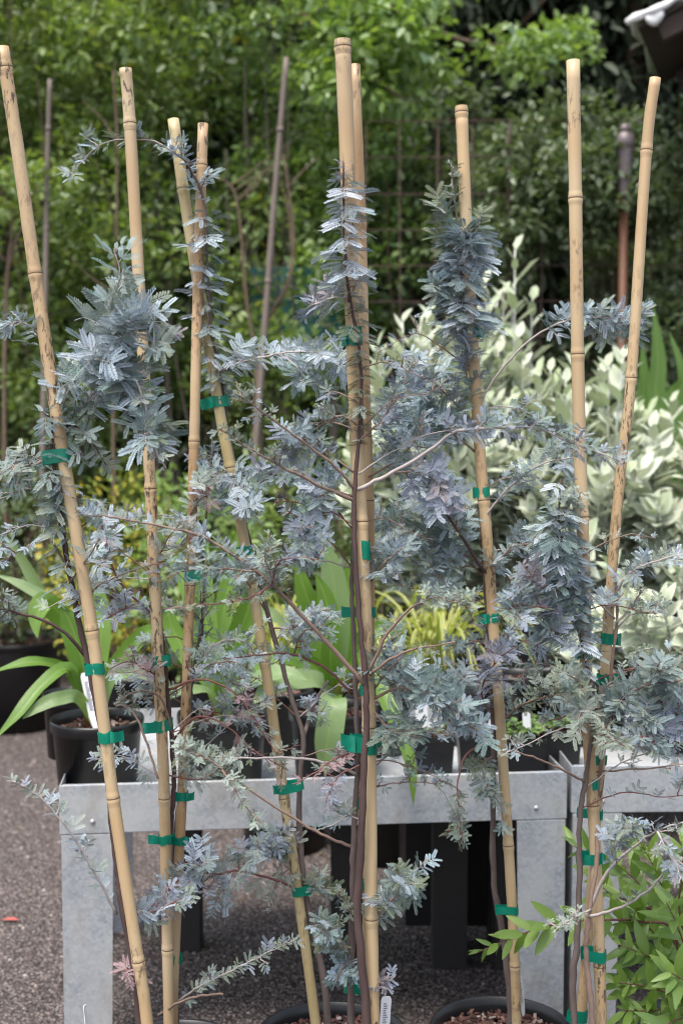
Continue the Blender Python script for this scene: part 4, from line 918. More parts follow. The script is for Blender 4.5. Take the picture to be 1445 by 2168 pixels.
strap_plant('pineapple_lily', 'black pot behind the central stakes with a leaf hanging over its front rim', 'potted plant', c3, .112, .172,
    [([(692, 1420, 3.17), (668, 1320, 3.17), (645, 1250, 3.16), (628, 1190, 3.16)], 52, 'strap', (-.3, -1, .2)),
     ([(706, 1420, 3.15), (712, 1300, 3.14), (702, 1210, 3.14), (682, 1140, 3.14)], 62, 'strap_pale', (.2, -1, .1)),
     ([(700, 1420, 3.12), (700, 1340, 3.1), (690, 1270, 3.1), (668, 1215, 3.1)], 46, 'strap', F_),
     ([(685, 1450, 3.12), (630, 1440, 3.06), (575, 1455, 3.02), (535, 1490, 3.0)], 60, 'strap_pale', (0, -.9, .9)),
     ([(702, 1478, 3.04), (704, 1492, 2.99), (698, 1540, 2.965), (690, 1590, 2.96), (690, 1640, 2.96)], 66, 'strap_pale', (.1, -1, .25)),
     ([(725, 1440, 3.12), (765, 1395, 3.06), (800, 1450, 2.97), (840, 1540, 2.9), (868, 1620, 2.86), (874, 1706, 2.85)], 40, 'strap', (.5, -1, .3)),
     ([(690, 1440, 3.16), (640, 1400, 3.14), (590, 1390, 3.1), (560, 1410, 3.08)], 44, 'strap', F_),
     ([(715, 1430, 3.2), (735, 1330, 3.22), (740, 1250, 3.22), (735, 1190, 3.22)], 46, 'strap', F_),
     ([(720, 1440, 3.2), (770, 1350, 3.24), (820, 1330, 3.24), (860, 1360, 3.24)], 40, 'strap', F_)])
plant_tag('white tag with small grey print stuck in the left pot beside the leaning stake', P(205, 1545, 2.985), P(180, 1424, 3.0), .0235, (.15, -1, .1), 6)

def spare_pot(label, c, r, h, square=False, name='plant_pot'):
    root = thing(name, Vector(c), label, 'pot', 'spare black pots'); pot_parts(root, c, r, h, .03, 60, square); return root
for u_, y_, l_ in ((985, 3.5, 'black pot at the rear of the table left of the thin stake'), (1090, 3.52, 'black pot at the rear of the table right of the thin stake'), (1170, 3.5, 'black pot at the rear right corner of the table')):
    p_ = P(u_, 1500, y_); spare_pot(l_, (p_.x, y_, TF+.0005), .072, .19)
spare_pot('small black pot standing behind the left strap leaved pot', on_table(152, 1540, 3.36), .075, .17)
spare_pot('black pot between the strap leaved pots at the rear of the table', on_table(585, 1540, 3.42), .10, .17)
spare_pot('black pot at the rear of the table right of the central stakes', on_table(800, 1540, 3.40), .09, .15)

# black square trays with little green plants
def herb_plant(label, c, r, h, n, spread, hgt):
    root = thing('seedling_pot', Vector(c), label, 'potted seedling', 'square seedling pots'); top = pot_parts(root, c, r, h, .02, 50, True)
    rs = 0
    V, Fc = [], []
    for i in range(10):
        a = rnd(0, 6.28); e = top+Vector((math.cos(a)*spread*rnd(.4, 1), math.sin(a)*spread*rnd(.4, 1), hgt*rnd(.6, 1)))
        gq = tube([top+Vector((math.cos(a)*.02, math.sin(a)*.02, -.004)), top.lerp(e, .5)+UP*hgt*.2, e], [.0018, .0014, .001], 5)
        st = part('stem', gq, M['twig_red'], root)
        for k in range(n//10):
            t = rnd(.25, 1); p = top.lerp(e, t)+UP*hgt*.25*math.sin(t*3.1)
            X = rv(); X.z = abs(X.z)*.4; sz = rnd(.014, .026)
            put('leaf', HERB, st, Matrix.Translation(p) @ frame(X, UP+rv(.5)) @ Matrix.Diagonal((sz, sz, sz, 1)))
    return root
def simple_leaf(name, mat, w=.45, fold=.1, curl=.15, edge=None, rows_=6):
    V, Fc, MI = [], [], []
    for i in range(rows_+1):
        t = i/rows_; ww = w/2*math.sin(math.pi*min(1, t**.8*.97+.02))**.75
        for q in (-1, -.8, 0, .8, 1): V.append(Vector((t, ww*q, fold*abs(q)*ww*2-curl*t*t)))
    for i in range(rows_):
        for j in range(4):
            Fc.append((i*5+j, i*5+5+j, i*5+6+j, i*5+1+j)); MI.append(1 if edge and j in (0, 3) else 0)
    return make_mesh(name, V, Fc, [mat]+([edge] if edge else []), True, MI)
HERB = simple_leaf('leaf', M['herb'], .7, .15, .2, rows_=4)
for i, (u, yy, lab, nn) in enumerate(((915, 3.14, 'square black pot with trailing seedlings left of the thin stake', 20), (1010, 3.16, 'square black pot with sparse seedlings behind the thin stake', 40), (1105, 3.12, 'square black pot overflowing with small bright green leaves', 150), (1180, 3.20, 'square black pot of small green leaves at the table corner', 90))):
    p = P(u, 1600, yy); herb_plant(lab, (p.x, yy, TF+.0005), .052, .115, nn, .085, .045)
for u, v0, v1, yy, lab, w in ((893, 1540, 1476, 3.08, 'white square tag at the left seedling pot', .03), (985, 1500, 1448, 3.22, 'white square tag in the middle seedling pot further back', .026), (1116, 1560, 1508, 3.1, 'crumpled white tag above the bright green seedlings', .02)):
    plant_tag(lab, P(u, v0, yy), P(u-3, v1, yy), w, (.1, -1, .3), 0)

# ------------------------------------------------------------------ silver shrubs
SIL = [simple_leaf('leaf', M['silver'], w, .12, c, M['silver_edge'], 5) for w, c in ((.50, .12), (.54, -.1), (.42, .3), (.52, .0))]
def silver_shrub(label, c, z_pot, r, h, height, spread, shoots, ls=1.0):
    c = Vector((c[0], c[1], z_pot)); root = thing('silver_shrub', c, label, 'potted shrub', 'silver leaved shrubs')
    top = pot_parts(root, c, r, h, .03, 60)
    tips = []
    for i in range(shoots):
        a = rnd(0, 6.28); k = math.sqrt(random.random()); e = top+Vector((math.cos(a)*spread*k, math.sin(a)*spread*k*.9, height*(1.02-.55*k*k)*rnd(.55, 1.05)))
        mid = top.lerp(e, .45)+Vector((math.cos(a), math.sin(a), 0))*spread*.12+UP*height*.06
        path = spline([top+Vector((math.cos(a)*.03, math.sin(a)*.03, -.01)), mid, e], 9)
        st = part('stem', tube(path, [.006-.0035*j/8 for j in range(9)], 6), M['silver_stem'], root); tips.append((path, st))
    L = []
    for path, st in tips:
        m = len(path)-1
        for k in range(22):
            t = 1-.88*(k/21)**1.15; i = min(m-1, int(t*m)); p = path[i].lerp(path[i+1], t*m-i); tg = (path[i+1]-path[i]).normalized()
            e1 = tg.orthogonal().normalized(); e2 = tg.cross(e1); f = k*1.9+rnd(-.4, .4)
            o = e1*math.cos(f)+e2*math.sin(f); op = .25+.85*min(1, (1-t)/.55)
            X = (o*(.35+op)+tg*(1.15-.5*op)).normalized(); Z = tg*.9-o*.5+rv(.25)
            sz = ls*rnd(.082, .128)*(.62 if k < 3 else 1)
            L.append((-p.y, sz, Matrix.Translation(p+o*.003) @ frame(X, Z) @ Matrix.Diagonal((sz, sz, sz, 1)), st))
    L.sort(key=lambda q: -q[0])
    for i, (_, sz, mt, st) in enumerate(L[:300]): put('leaf', random.choice(SIL), st, mt)
    if len(L) > 300:
        A = np.array([np.array(q[2]) for q in L[300:]]); s = np.array([q[1] for q in L[300:]])
        leaf_cloud('foliage', A[:, :3, 3], A[:, :3, 2]/s[:, None], A[:, :3, 0]/s[:, None], s, M['silver_stuff'], root, .46, .1)
    return root
silver_shrub('silver leaved shrub furthest left, behind the central stakes', (P(900, 1000, 4.6).x, 4.6), TF, .13, .22, 1.22, .30, 60)
silver_shrub('tall silver leaved shrub behind the thin stake right of centre', (P(1085, 1000, 4.75).x, 4.75), TF, .13, .22, 1.26, .30, 60)
silver_shrub('silver leaved shrub behind the right-hand pair of stakes', (P(1235, 1000, 4.55).x, 4.55), TF, .13, .22, 1.0, .34, 62)
silver_shrub('silver leaved shrub at the right edge on the back table', (P(1420, 1000, 4.6).x, 4.6), TF, .13, .22, .82, .40, 66)
silver_shrub('silver leaved shrub beyond the right edge of the back table', (P(1660, 1000, 4.65).x, 4.65), TF, .13, .22, .9, .32, 30)
silver_shrub('sprawling silver leaved shrub with bare pale stems on the right table', (P(1440, 1500, 3.4).x, 3.40), TF+.012, .13, .20, .42, .30, 18, .68)
silver_shrub('low silver leaved plant behind the crossing stakes on the right table', (P(1250, 1500, 3.45).x, 3.48), TF+.012, .11, .19, .22, .17, 10, .7)
for u, yy, lab in ((870, 4.42, 'black pot on the back table left of the thin stake'), (985, 4.40, 'black pot on the back table just behind the thin stake'), (1110, 4.42, 'black pot on the back table right of the thin stake')):
    p = P(u, 1400, yy); spare_pot(lab, (p.x, yy, TF+.0005), .12, .20)

# ------------------------------------------------------------------ yellow variegated grassy plants
def liriope(label, c, r, h, n, length, mat='liriope', group='yellow striped grassy plants', name='variegated_grass'):
    root = thing(name, Vector(c), label, 'potted plant', group); top = pot_parts(root, c, r, h, .025, 0)
    for i in range(n):
        a = rnd(0, 6.28); d = Vector((math.cos(a), math.sin(a), 0)); L = length*rnd(.6, 1.3); lean = rnd(.15, 1.1)
        q = [top+d*.02, top+d*L*.28*lean+UP*L*.5, top+d*L*.62*lean+UP*L*(.72-.15*lean), top+d*L*1.0*lean+UP*L*(.62-.5*lean)]
        v, f, uv = ribbon(q, wprof(rnd(.010, .016), .7, .6), d*-.6+UP, .25, 12)
        part('leaf', (v, f), M[mat], root, uv=uv)
for u, yy, lab in ((930, 4.10, 'yellow striped grassy plant behind the pale grey twig'), (815, 4.35, 'yellow striped grassy plant just right of the central stakes'), (600, 4.45, 'yellow striped grassy plant seen left of the central stakes')):
    p = P(u, 1400, yy)
    z = .0
    if u == 930: z = .52; 
    if z == 0.0: liriope(lab, (p.x, yy, 0), .17, .62, 60, .36)
    elif u == 930: liriope(lab, (p.x-.02, 4.02, 0), .13, .66, 70, .40)
    else: liriope(lab, (p.x, yy, z), .10, .17, 70, .34)

# ------------------------------------------------------------------ glossy green shrub at the bottom right
GL = [simple_leaf('leaf', M['shrub_leaf'], w, .12, c, None, 5) for w, c in ((.30, .1), (.34, -.08), (.27, .22))]
gs_c = Vector((.735, 2.46, 0))
root = thing('green_shrub', gs_c, 'bright green shrub with narrow oval leaves in the bottom right corner', 'potted shrub')
gtop = pot_parts(root, gs_c, .142, .30, .04, 200)
def gstem(pp, n, size, r=.0026, lo=.15):
    W_ = [gtop+Vector((rnd(-.02, .02), rnd(-.02, .02), -.02))]+[P(*q) for q in pp]
    path = spline(W_, 30); st = part('stem', tube(path, [r-(r-.0008)*j/29 for j in range(30)], 6), M['twig_red'], root)
    for k in range(n):
        t = lo+(1-lo)*(k+.5)/n; i = min(28, int(t*29)); p = path[i].lerp(path[i+1], t*29-i); tg = (path[i+1]-path[i]).normalized()
        e1 = tg.orthogonal().normalized(); e2 = tg.cross(e1); f = k*2.4+rnd(-.5, .5); o = e1*math.cos(f)+e2*math.sin(f)
        X = (o*.8+tg*.75).normalized(); Z = UP*.9+Vector((0, -.6, 0))+tg*.3+rv(.45)
        sz = PX(size, p.y)*rnd(.75, 1.15)*(1 if t < .85 else .7)
        put('leaf', random.choice(GL), st, Matrix.Translation(p) @ frame(X, Z) @ Matrix.Diagonal((sz, sz, sz, 1)))
gstem([(1437, 1985, 2.4), (1360, 1952, 2.34), (1276, 1948, 2.30), (1180, 1955, 2.28), (1090, 1982, 2.27), (1008, 2018, 2.27)], 34, 66, .003, .3)
for pp, nn in (([(1420, 1980, 2.5), (1330, 1850, 2.52), (1210, 1790, 2.54)], 26), ([(1420, 1950, 2.46), (1390, 1850, 2.46), (1345, 1770, 2.46)], 24), ([(1440, 1950, 2.4), (1445, 1850, 2.38), (1440, 1780, 2.36)], 22),
               ([(1430, 2050, 2.4), (1370, 1960, 2.36), (1310, 1890, 2.34)], 26), ([(1430, 2080, 2.36), (1380, 2030, 2.3), (1310, 2000, 2.27)], 26), ([(1430, 2120, 2.34), (1370, 2090, 2.28), (1300, 2080, 2.25)], 26),
               ([(1440, 2140, 2.34), (1380, 2140, 2.27), (1320, 2140, 2.24)], 24), ([(1460, 2060, 2.36), (1440, 1980, 2.3), (1410, 1910, 2.26)], 26), ([(1500, 2060, 2.4), (1540, 1950, 2.4), (1560, 1850, 2.4)], 26), ([(1480, 2120, 2.3), (1450, 2080, 2.22), (1420, 2060, 2.18)], 22), ([(1480, 2160, 2.3), (1430, 2160, 2.22), (1380, 2190, 2.18)], 22), ([(1420, 1960, 2.6), (1300, 1900, 2.62), (1250, 1850, 2.62)], 20)):
    gstem(pp, nn, 78)

# ------------------------------------------------------------------ sword leaves at the right, behind the silver shrubs
ir = thing('sword_leaf_plant', Vector((1.55, 5.3, 0)), 'tall plant with upright sword shaped green leaves at the right edge', 'potted plant')
itop = pot_parts(ir, (1.55, 5.3, 0), .2, .62, .04, 0)
for (pp, w) in (([(1395, 900, 5.28), (1392, 760, 5.27), (1382, 650, 5.26)], 40), ([(1375, 900, 5.3), (1362, 800, 5.3), (1358, 720, 5.3)], 30), ([(1430, 900, 5.28), (1445, 800, 5.27), (1415, 700, 5.26)], 30),
                ([(1330, 900, 5.3), (1312, 800, 5.3), (1303, 730, 5.3)], 18), ([(1440, 950, 5.25), (1470, 800, 5.24), (1480, 690, 5.24)], 36), ([(1450, 950, 5.32), (1500, 830, 5.34), (1540, 760, 5.36)], 34), ([(1420, 950, 5.36), (1400, 860, 5.4), (1440, 800, 5.42)], 30)):
    v, f, uv = ribbon([itop]+[P(*q) for q in pp], wprof(PX(w, 5.3), .6, .35), (.1, -1, .2), .2, 16)
    part('leaf', (v, f), M['sword'], ir, uv=uv)

# ------------------------------------------------------------------ big black pots on the ground at the left, with foliage
def leafy_pot(label, c, r, h, n, spread, hgt, mat, size, group=None, name='potted_bush'):
    c = Vector(c); root = thing(name, c, label, 'potted shrub', group); top = pot_parts(root, c, r, h, .04, 120)
    cc = top+UP*hgt*.55
    for i in range(7):
        a = i*.9+rnd(0, .5); e = top+Vector((math.cos(a)*spread*.6, math.sin(a)*spread*.6, hgt*rnd(.6, .95)))
        part('stem', tube(spline([top+Vector((math.cos(a)*.03, math.sin(a)*.03, -.01)), top.lerp(e, .5)+rv(.04), e], 8), [.007-.0006*j for j in range(8)], 6), M['stem_brown'], root)
    d = RNG.normal(size=(n, 3)); d /= np.linalg.norm(d, axis=1, keepdims=True)
    rr = RNG.uniform(.35, 1, n)[:, None]**.6
    pos = np.array(cc)+d*rr*np.array([spread, spread, hgt*.55])
    nr = d*.6+RNG.normal(size=(n, 3))*.5+np.array([0, -.1, .8]); ax = d+RNG.normal(size=(n, 3))*.8
    leaf_cloud('foliage', pos, nr, ax, RNG.uniform(.7, 1.2, n)*size, mat, root, .5)
    return root
leafy_pot('big black pot with a dark bush at the left edge of the yard', (P(35, 1480, 6.25).x, 6.25, 0), .24, .44, 900, .38, .8, M['hedge_b'], .05, 'pots of shrubs along the hedge')
leafy_pot('big black pot at the very left of the yard', (P(-150, 1480, 6.1).x, 6.1, 0), .23, .42, 900, .38, .8, M['hedge_b'], .05, 'pots of shrubs along the hedge')
leafy_pot('yellow-green bush behind the left strap leaves', (P(255, 1400, 5.6).x, 5.6, 0), .22, .40, 1500, .36, .85, M['hedge_y'], .034, 'pots of shrubs along the hedge')
leafy_pot('bright green bush behind the middle strap leaves', (P(430, 1400, 5.5).x, 5.5, 0), .22, .40, 1500, .36, .9, M['hedge_c'], .045, 'pots of shrubs along the hedge')
leafy_pot('green bush behind the central stakes at the foot of the hedge', (P(640, 1400, 5.9).x, 5.9, 0), .22, .40, 1500, .42, 1.0, M['hedge_a'], .045, 'pots of shrubs along the hedge')
leafy_pot('dark green bush right of the central stakes at the foot of the fence', (P(800, 1400, 5.7).x, 5.7, 0), .22, .40, 1200, .4, .9, M['hedge_b'], .045, 'pots of shrubs along the hedge')

# ------------------------------------------------------------------ wire fence
fn = thing('wire_fence', Vector((1.6, 6.6, 0)), 'rusty wire mesh fence in front of the right-hand hedge', 'fence')
x0, x1 = P(772, 400, 6.6).x, 3.4; zt = P(900, 258, 6.6).z; sp = .1815
k = 0
while x0+k*sp < x1:
    x = x0+k*sp; big = (k % 5 == 4)
    part('post' if big else 'vertical_wire', tube([(x, 6.6, 0), (x+rnd(-.01, .01), 6.6+rnd(-.01, .01), zt*.5), (x+rnd(-.015, .015), 6.6, zt)], .009 if big else .0032, 6), M['rust'], fn); k += 1
k = 0
while zt-k*sp > .05:
    z = zt-k*sp; part('horizontal_wire', tube([(x0-.02, 6.59, z), ((x0+x1)/2, 6.59+rnd(-.01, .01), z+rnd(-.012, .012)), (x1, 6.59, z)], .0032, 6), M['rust'], fn); k += 1

# ------------------------------------------------------------------ hedge, shrubs and trees
def clumps(centres, per, rad, size, jit=.35, up=.7, droop=0.0):
    n = len(centres)*per
    d = RNG.normal(size=(n, 3)); d /= np.linalg.norm(d, axis=1, keepdims=True)
    c = np.repeat(centres, per, 0); r = np.repeat(RNG.uniform(.6, 1.3, len(centres))*rad, per)[:, None]
    pos = c+d*r*RNG.uniform(.2, 1, (n, 1))**.5*np.array([1, 1, .75])
    ax = d+RNG.normal(size=(n, 3))*jit*1.5; ax[:, 2] -= droop
    nr = d*.5+RNG.normal(size=(n, 3))*jit+np.array([0, 0, up])
    return pos, nr, ax, RNG.uniform(.65, 1.25, n)*size
def column(cx, cy, z0, z1, rx, ry, n, taper=.25, inner=.25):
    u = RNG.uniform(0, 1, n); a = RNG.uniform(0, 2*np.pi, n); k = np.sqrt(RNG.uniform(inner**2, 1, n))
    wob = 1+.22*np.sin(a*3+u*9)+.15*np.sin(a*5-u*14)
    w = (1-taper*np.abs(u*2-1)**3)*wob
    return np.column_stack([cx+np.cos(a)*k*rx*w, cy+np.sin(a)*k*ry*w, z0+(z1-z0)*u])
def shrub(name, label, cx, cy, h, rx, ry, nc, per, size, mat, rad=.14, stems=7, z0=.1, sm='stem_brown', group='shrubs of the hedge', cat='shrub', droop=0.0, lr=.010, yellow=0, width=.5):
    root = thing(name, Vector((cx, cy, 0)), label, cat, group)
    for i in range(stems):
        a = rnd(0, 6.28); bx_, by_ = cx+math.cos(a)*rx*.3, cy+math.sin(a)*ry*.3
        ex, ey = cx+math.cos(a)*rx*rnd(.4, .95), cy+math.sin(a)*ry*rnd(.4, .95); hh = h*rnd(.65, .97)
        path = spline([(bx_, by_, 0), (bx_*.7+ex*.3+rnd(-.08, .08), by_*.7+ey*.3, hh*.35), (bx_*.3+ex*.7+rnd(-.1, .1), by_*.3+ey*.7, hh*.7), (ex, ey, hh)], 14)
        gs = [tube(path, [lr*(1-.8*j/13) for j in range(14)], 6)]
        for q in range(4):
            j = random.randrange(4, 12); d = Vector((rnd(-1, 1), rnd(-1, .4), rnd(.1, .9))).normalized()*rnd(.2, .45)
            gs.append(tube([path[j], path[j]+d*.5+rv(.02), path[j]+d], [lr*.35, lr*.25, lr*.12], 5))
        part('stem', join(*gs), M[sm], root)
    nl = max(6, int((h-z0)*rx*14)); lobes = column(cx, cy, z0, h, rx, ry, nl, .25, .35); k_ = int(nc*1.15)
    d = RNG.normal(size=(k_, 3)); d[:, 2] = d[:, 2]*.8+.35; d[:, 1] -= .25; d /= np.linalg.norm(d, axis=1, keepdims=True)
    R_l = RNG.uniform(.16, .42, nl)
    li = RNG.integers(0, nl, k_); c = lobes[li]+d*(R_l[li]*RNG.uniform(.55, 1.05, k_))[:, None]*np.array([1, .9, .8])
    c[:, 2] = np.maximum(c[:, 2], .12)
    pos, nr, ax, s = clumps(c, int(per*1.35), rad, size*1.15, droop=droop)
    pos[:, 2] = np.maximum(pos[:, 2], .03)
    leaf_cloud('foliage', pos, nr, ax, s, mat, root, width)
    if yellow:
        c = column(cx, cy-.05, z0+.4, h, rx, ry, yellow); pos, nr, ax, s = clumps(c, 6, .06, size); leaf_cloud('yellowing_leaves', pos, nr, ax, s, M['hedge_y'], root, width)
    return root
A, Bh, Ch, Dh = M['hedge_a'], M['hedge_b'], M['hedge_c'], M['hedge_d']
shrub('hedge_shrub', 'tall leafy shrub outside the left edge of the hedge', -2.75, 7.4, 4.3, .62, .6, 330, 22, .05, A)
shrub('hedge_shrub', 'tall bushy green shrub at the left edge behind the leaning stake', -1.75, 7.35, 4.4, .62, .6, 420, 24, .046, A, stems=8, yellow=14)
shrub('hedge_shrub', 'tall bushy green shrub behind the left pair of stakes', -.85, 7.3, 4.5, .60, .58, 420, 24, .046, A, stems=10, sm='stem_grey', yellow=18)
shrub('hedge_shrub', 'tall bright green shrub left of the central stakes with bare grey stems', -.15, 7.45, 4.6, .50, .55, 330, 24, .046, Ch, stems=10, sm='stem_grey', z0=1.0, yellow=10)
shrub('hedge_shrub', 'dim green shrub in the gap behind the wire fence', .62, 7.9, 3.4, .5, .4, 240, 20, .05, Bh, yellow=16)
shrub('climbing_shrub', 'dense small leaved climber on the fence left of the right-hand stakes', 1.12, 6.95, 3.0, .38, .5, 520, 26, .042, Bh, .11)
shrub('climbing_shrub', 'dense small leaved climber on the fence behind the right-hand stakes', 1.72, 6.92, 3.0, .44, .5, 560, 26, .042, Bh, .11)
shrub('climbing_shrub', 'dense small leaved climber on the fence beyond the right edge', 2.5, 7.0, 3.0, .5, .36, 380, 24, .042, Bh, .11)
shrub('climbing_shrub', 'low leafy climber on the fence just right of the central stakes', .62, 7.1, 2.2, .4, .34, 170, 24, .044, Bh, .11)
# shrub with arching bright branch tips at the top centre
ar = shrub('arching_shrub', 'bright green shrub arching over the fence at the top centre', .45, 7.3, 3.9, .30, .3, 10, 14, .06, Ch, stems=3, z0=2.6, group=None)
ctr = np.array([P(rnd(660, 930), rnd(-60, 215), rnd(6.55, 7.2)) for _ in range(105)])
keep = [c for c in ctr if True]
pos, nr, ax, s = clumps(np.array(keep), 20, .12, .062, droop=.35); leaf_cloud('leafy_boughs', pos, nr, ax, s, Ch, ar, .55)
ctr = np.array([P(rnd(1030, 1235), rnd(40, 135)+abs(rnd(-30, 30)), rnd(7.2, 7.7)) for _ in range(34)])
pos, nr, ax, s = clumps(ctr, 18, .09, .062); leaf_cloud('leafy_boughs', pos, nr, ax, s, Ch, ar, .5)
for pp in ([(640, 30, 7.1), (770, -5, 7.0), (830, 18, 6.95), (880, 66, 6.85), (900, 120, 6.8)], [(640, 30, 7.1), (720, 100, 6.9), (800, 170, 6.8), (860, 215, 6.75)], [(900, 60, 7.2), (1000, 90, 7.4), (1120, 100, 7.5)]):
    part('bough', tube(spline([P(*q) for q in pp], 16), [.02-.001*j for j in range(16)], 6), M['stem_brown'], ar)
# dark trees behind
def dark_tree(label, cx, cy, h, rx, nc, mat, size, per=20, droop=.5, rad=.22):
    root = thing('background_tree', Vector((cx, cy, 0)), label, 'tree', 'dark trees behind the hedge')
    path = spline([(cx, cy, 0), (cx+rnd(-.1, .1), cy, h*.4), (cx+rnd(-.15, .15), cy, h*.95)], 12)
    part('trunk', tube(path, [.13-.009*j for j in range(12)], 10), M['stem_brown'], root)
    for i in range(12):
        p = path[3+i*8//12]; a = rnd(0, 6.28); d = Vector((math.cos(a)*rx*.8, math.sin(a)*rx*.8, rnd(-.1, .5)))
        part('limb', tube([p, p+d*.5+UP*.1, p+d], [.035, .022, .008], 6), M['stem_brown'], root)
    pos, nr, ax, s = clumps(column(cx, cy, .4, h, rx, rx*.8, nc), per, rad, size, droop=droop)
    leaf_cloud('crown', pos, nr, ax, s, mat, root, .34)
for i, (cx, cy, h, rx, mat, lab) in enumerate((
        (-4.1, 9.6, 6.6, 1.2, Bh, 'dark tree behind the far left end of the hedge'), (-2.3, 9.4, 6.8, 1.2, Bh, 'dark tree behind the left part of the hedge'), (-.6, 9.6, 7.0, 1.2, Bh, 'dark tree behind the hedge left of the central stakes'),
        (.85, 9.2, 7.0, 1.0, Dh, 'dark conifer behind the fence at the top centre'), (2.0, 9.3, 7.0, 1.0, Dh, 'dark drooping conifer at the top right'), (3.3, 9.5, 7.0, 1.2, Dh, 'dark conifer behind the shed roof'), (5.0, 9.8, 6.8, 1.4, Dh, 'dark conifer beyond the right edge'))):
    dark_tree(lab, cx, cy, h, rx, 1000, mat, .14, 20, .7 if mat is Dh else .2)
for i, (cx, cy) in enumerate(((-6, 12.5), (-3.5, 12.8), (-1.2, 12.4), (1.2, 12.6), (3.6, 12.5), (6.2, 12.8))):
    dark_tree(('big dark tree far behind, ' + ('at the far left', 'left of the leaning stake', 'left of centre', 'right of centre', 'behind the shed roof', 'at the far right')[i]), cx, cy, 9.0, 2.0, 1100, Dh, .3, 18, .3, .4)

# grey stakes and stems standing in the hedge
for lab, pp, r in (('weathered grey stake leaning in the hedge left of the central stakes', [(606, 122, 6.5), (580, 430, 6.48), (548, 860, 6.45)], .016), ('weathered grey stake in the hedge at the far left', [(106, 168, 6.55), (100, 380, 6.55), (95, 700, 6.5)], .013)):
    W_ = [P(*q) for q in pp]; b = W_[-1]+(W_[-1]-W_[-2]).normalized()*((W_[-1].z)/abs((W_[-1]-W_[-2]).normalized().z))
    root = thing('hedge_stake', b, lab, 'stake', 'grey stakes in the hedge')
    path = spline(W_+[b], 24); part('pole', tube(path, [r*.8+r*.35*j/23+rnd(-.0008, .0008) for j in range(24)], 10), M['stem_grey'], root)
    for j in (4, 11, 17): part('knot', tube([path[j]-UP*.012, path[j], path[j]+UP*.012], [r*.9, r*1.25, r*.9], 10), M['stem_grey'], root)
for lab, pp, r in (('bare forked brown stem in front of the teal sign', [(540, 900, 6.5), (560, 700, 6.5), (610, 600, 6.48), (620, 480, 6.5), (600, 330, 6.5)], .014), ('thin bare brown stem rising at the left edge of the hedge', [(10, 900, 6.6), (15, 600, 6.6), (25, 480, 6.6), (0, 380, 6.6)], .014), ('thin bare stem between the two left stakes', [(240, 900, 6.6), (245, 600, 6.6), (248, 330, 6.6), (240, 150, 6.6)], .011),
                   ('bare twiggy stem right of the slim arching shoot', [(545, 850, 6.6), (520, 620, 6.6), (500, 420, 6.6), (455, 370, 6.6)], .011)):
    W_ = [P(*q) for q in pp]; b = Vector((W_[0].x, W_[0].y, 0))
    root = thing('bare_sapling', b, lab, 'sapling', 'bare stems in the hedge')
    path = spline([b]+W_, 24); part('trunk', tube(path, [r*(1-.65*j/23) for j in range(24)], 8), M['stem_brown'], root)
    for q in range(5):
        j = random.randrange(9, 22); d = Vector((rnd(-1, 1), rnd(-.3, .1), rnd(.3, .9))).normalized()*rnd(.2, .5)
        part('branch', tube(spline([path[j], path[j]+d*.5+rv(.03), path[j]+d], 7), [r*.45*(1-.12*k) for k in range(7)], 6), M['stem_brown'], root)

# teal sign
a, b_ = P(528, 566, 7.25), P(724, 712, 7.25)
sg = thing('garden_sign', Vector(((a.x+b_.x)/2, 7.25, 0)), 'teal sign board with faint yellow lettering half hidden in the hedge', 'sign')
bevel_obj(part('board', box(a.x, b_.x, 7.25, 7.275, b_.z, a.z), M['sign'], sg, False), .004)
for x in (a.x+.05, b_.x-.05): part('post', box(x-.02, x+.02, 7.276, 7.31, 0, a.z-.02), M['stem_grey'], sg, False)
V, Fc = [], []
for (u0, u1, v, hh) in ((594, 640, 612, 9), (560, 585, 640, 7), (678, 700, 692, 10)):
    u = u0
    while u < u1:
        w = rnd(3, 6); q0, q1 = P(u, v-hh*rnd(.8, 1.1), 7.2485), P(u+w, v, 7.2485); k = len(V)
        V += [(q0.x, 7.2485, q0.z), (q0.x, 7.2485, q1.z), (q1.x, 7.2485, q1.z), (q1.x, 7.2485, q0.z)]; Fc.append((k, k+1, k+2, k+3)); u += w+2
part('lettering', (V, Fc), M['signprint'], sg, False)

# garden lantern on a brown pole
lp = P(1322, 262, 6.35)
ln = thing('garden_lantern', Vector((lp.x, 6.35, 0)), 'weathered metal lantern on an orange-brown pole behind the rightmost stake', 'lantern')
z = lp.z; c = (lp.x, 6.35, 0)
part('pole', tube([(lp.x, 6.35, 0), (lp.x, 6.35, z-.3)], [.021, .021], 12), M['copper'], ln)
part('sleeve', lathe([(.022, z-.36), (.030, z-.33), (.036, z-.2), (.040, z-.12)], 20, c), M['lampmetal'], ln)
part('lamp_head', lathe([(.0401, z-.12), (.046, z-.115), (.048, z-.085), (.044, z-.06), (.03, z-.045), (.024, z-.04)], 20, c), M['lampmetal'], ln)
part('cap', lathe([(.0241, z-.04), (.028, z-.036), (.027, z-.015), (.018, z-.003), (.001, z)], 20, c), M['lampmetal'], ln)

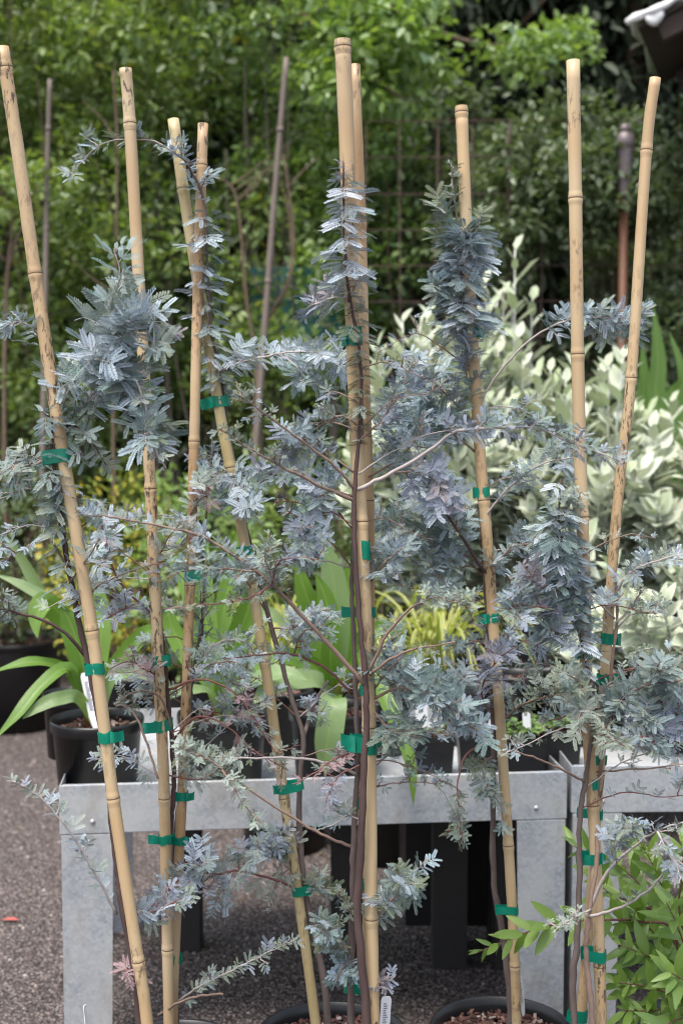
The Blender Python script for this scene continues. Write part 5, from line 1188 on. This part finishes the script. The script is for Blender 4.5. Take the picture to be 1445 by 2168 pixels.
# shed roof corner at the top right
e = P(1328, 52, 6.0)
sh = thing('shed_roof', Vector((e.x+1.4, 6.3, 0)), 'corner of a shed roof with a crumpled white sheet over brown timber', 'roof')
slope = math.radians(26)
def R_(dx, y, dz): return Vector((e.x+dx*math.cos(slope)-dz*math.sin(slope), y, e.z+dx*math.sin(slope)+dz*math.cos(slope)))
V, Fc = [], []; nx, ny = 46, 6
for j in range(ny):
    for i in range(nx):
        dx = i*.05; yy = 5.95+j*.2
        V.append(Vector((.36*(yy-5.95), 0, 0))+R_(dx-.02*math.sin(j*2.1), yy, .018*math.sin(dx*40)+.006*math.sin(i*1.7+j)))
for j in range(ny-1):
    for i in range(nx-1): Fc.append((j*nx+i, j*nx+i+1, (j+1)*nx+i+1, (j+1)*nx+i))
o = part('roof_sheet', (V, Fc), M['roofsheet'], sh); so = o.modifiers.new('t', 'SOLIDIFY'); so.thickness = .006
part('edge_trim', tube([R_(-.02+.05*i, 5.945+.004*math.sin(i*1.9), .006*math.sin(i*1.3)) for i in range(46)], [.016+.005*math.sin(i*2.3) for i in range(46)], 8), M['roofsheet'], sh)
# torn flaps hanging over the front edge
for (d0, d1, dl) in ((.06, .15, .075), (.28, .345, .07), (.0, .05, .015), (.5, .58, .05)):
    V, Fc = [], []
    for i in range(6):
        dx = d0+(d1-d0)*i/5
        for q in range(5):
            t = q/4; V.append(R_(dx+.02*t, 5.948-.012*math.sin(t*3)-.004*math.sin(i*2), -.004)+Vector((0, 0, -dl*t*(.55+.45*math.sin(i/5*3.0)))))
    for i in range(5):
        for q in range(4): Fc.append((i*5+q, i*5+q+1, i*5+q+6, i*5+q+5))
    fo = part('sheet_flap', (V, Fc), M['roofsheet'], sh); so = fo.modifiers.new('t', 'SOLIDIFY'); so.thickness = .003
def beam(d0, d1, y0, y1, z0, z1, name):
    V = [R_(d, y_, z_)+Vector((.36*(y_-5.95), 0, 0)) for d in (d0, d1) for y_ in (y0, y1) for z_ in (z0, z1)]
    bevel_obj(part(name, (V, box(0, 1, 0, 1, 0, 1)[1]), M['fascia'], sh, False), .004)
beam(.02, 2.2, 5.962, 6.94, -.040, -.026, 'deck_board'); beam(.10, 2.2, 5.985, 6.03, -.13, -.042, 'rafter'); beam(.10, 2.2, 6.8, 6.845, -.13, -.042, 'rafter')
beam(.3, .345, 6.031, 6.799, -.10, -.042, 'purlin'); beam(1.4, 1.445, 6.031, 6.799, -.10, -.042, 'purlin')
pz = R_(1.6, 6, -.125).z; px_ = R_(1.6, 6, -.125).x
for yy in (6.0, 6.82): bevel_obj(part('post', box(px_-.045, px_+.045, yy-.04, yy+.04, 0, pz+.02), M['fascia'], sh, False))

# fallen leaves on the paving
for u, v, mt, lab in ((40, 1950, 'redleaf', 'single red fallen leaf lying on the paving at the left'), (8, 1498, 'hedge_y', 'yellow fallen leaf on the paving at the left edge')):
    d = P(u, v, 3.0)-Vector((0, 0, CAM_H)); p = Vector((0, 0, CAM_H))+d*(CAM_H/-d.z)
    me = simple_leaf('fallen_leaf', M[mt], .45, .2, -.1, None, 5)
    o = put('fallen_leaf', me, None, Matrix.Translation((p.x, p.y, .004)) @ Matrix.Rotation(rnd(0, 6), 4, 'Z') @ Matrix.Diagonal((.05, .05, .05, 1)))
    tag(o, lab, 'leaf')
n = 260
M['litter'] = leaf_mat('dry_litter', [(.10, .06, .04), (.20, .13, .07), (.06, .04, .03), (.26, .19, .10)], 0, .8, 'island')
pos = np.column_stack([RNG.uniform(-2.2, 1.4, n), RNG.uniform(2.4, 6.6, n), RNG.uniform(.004, .008, n)])
ax = RNG.normal(size=(n, 3)); ax[:, 2] *= .08; nr = np.tile([0., 0., 1.], (n, 1))+RNG.normal(size=(n, 3))*.12
o = leaf_cloud('leaf_litter', pos, nr, ax, RNG.uniform(.008, .026, n), M['litter'], None, .4, .2)
tag(o, 'scattered bits of dry leaf and bark on the paving', 'litter', kind='stuff')
print('objects', len(bpy.data.objects))
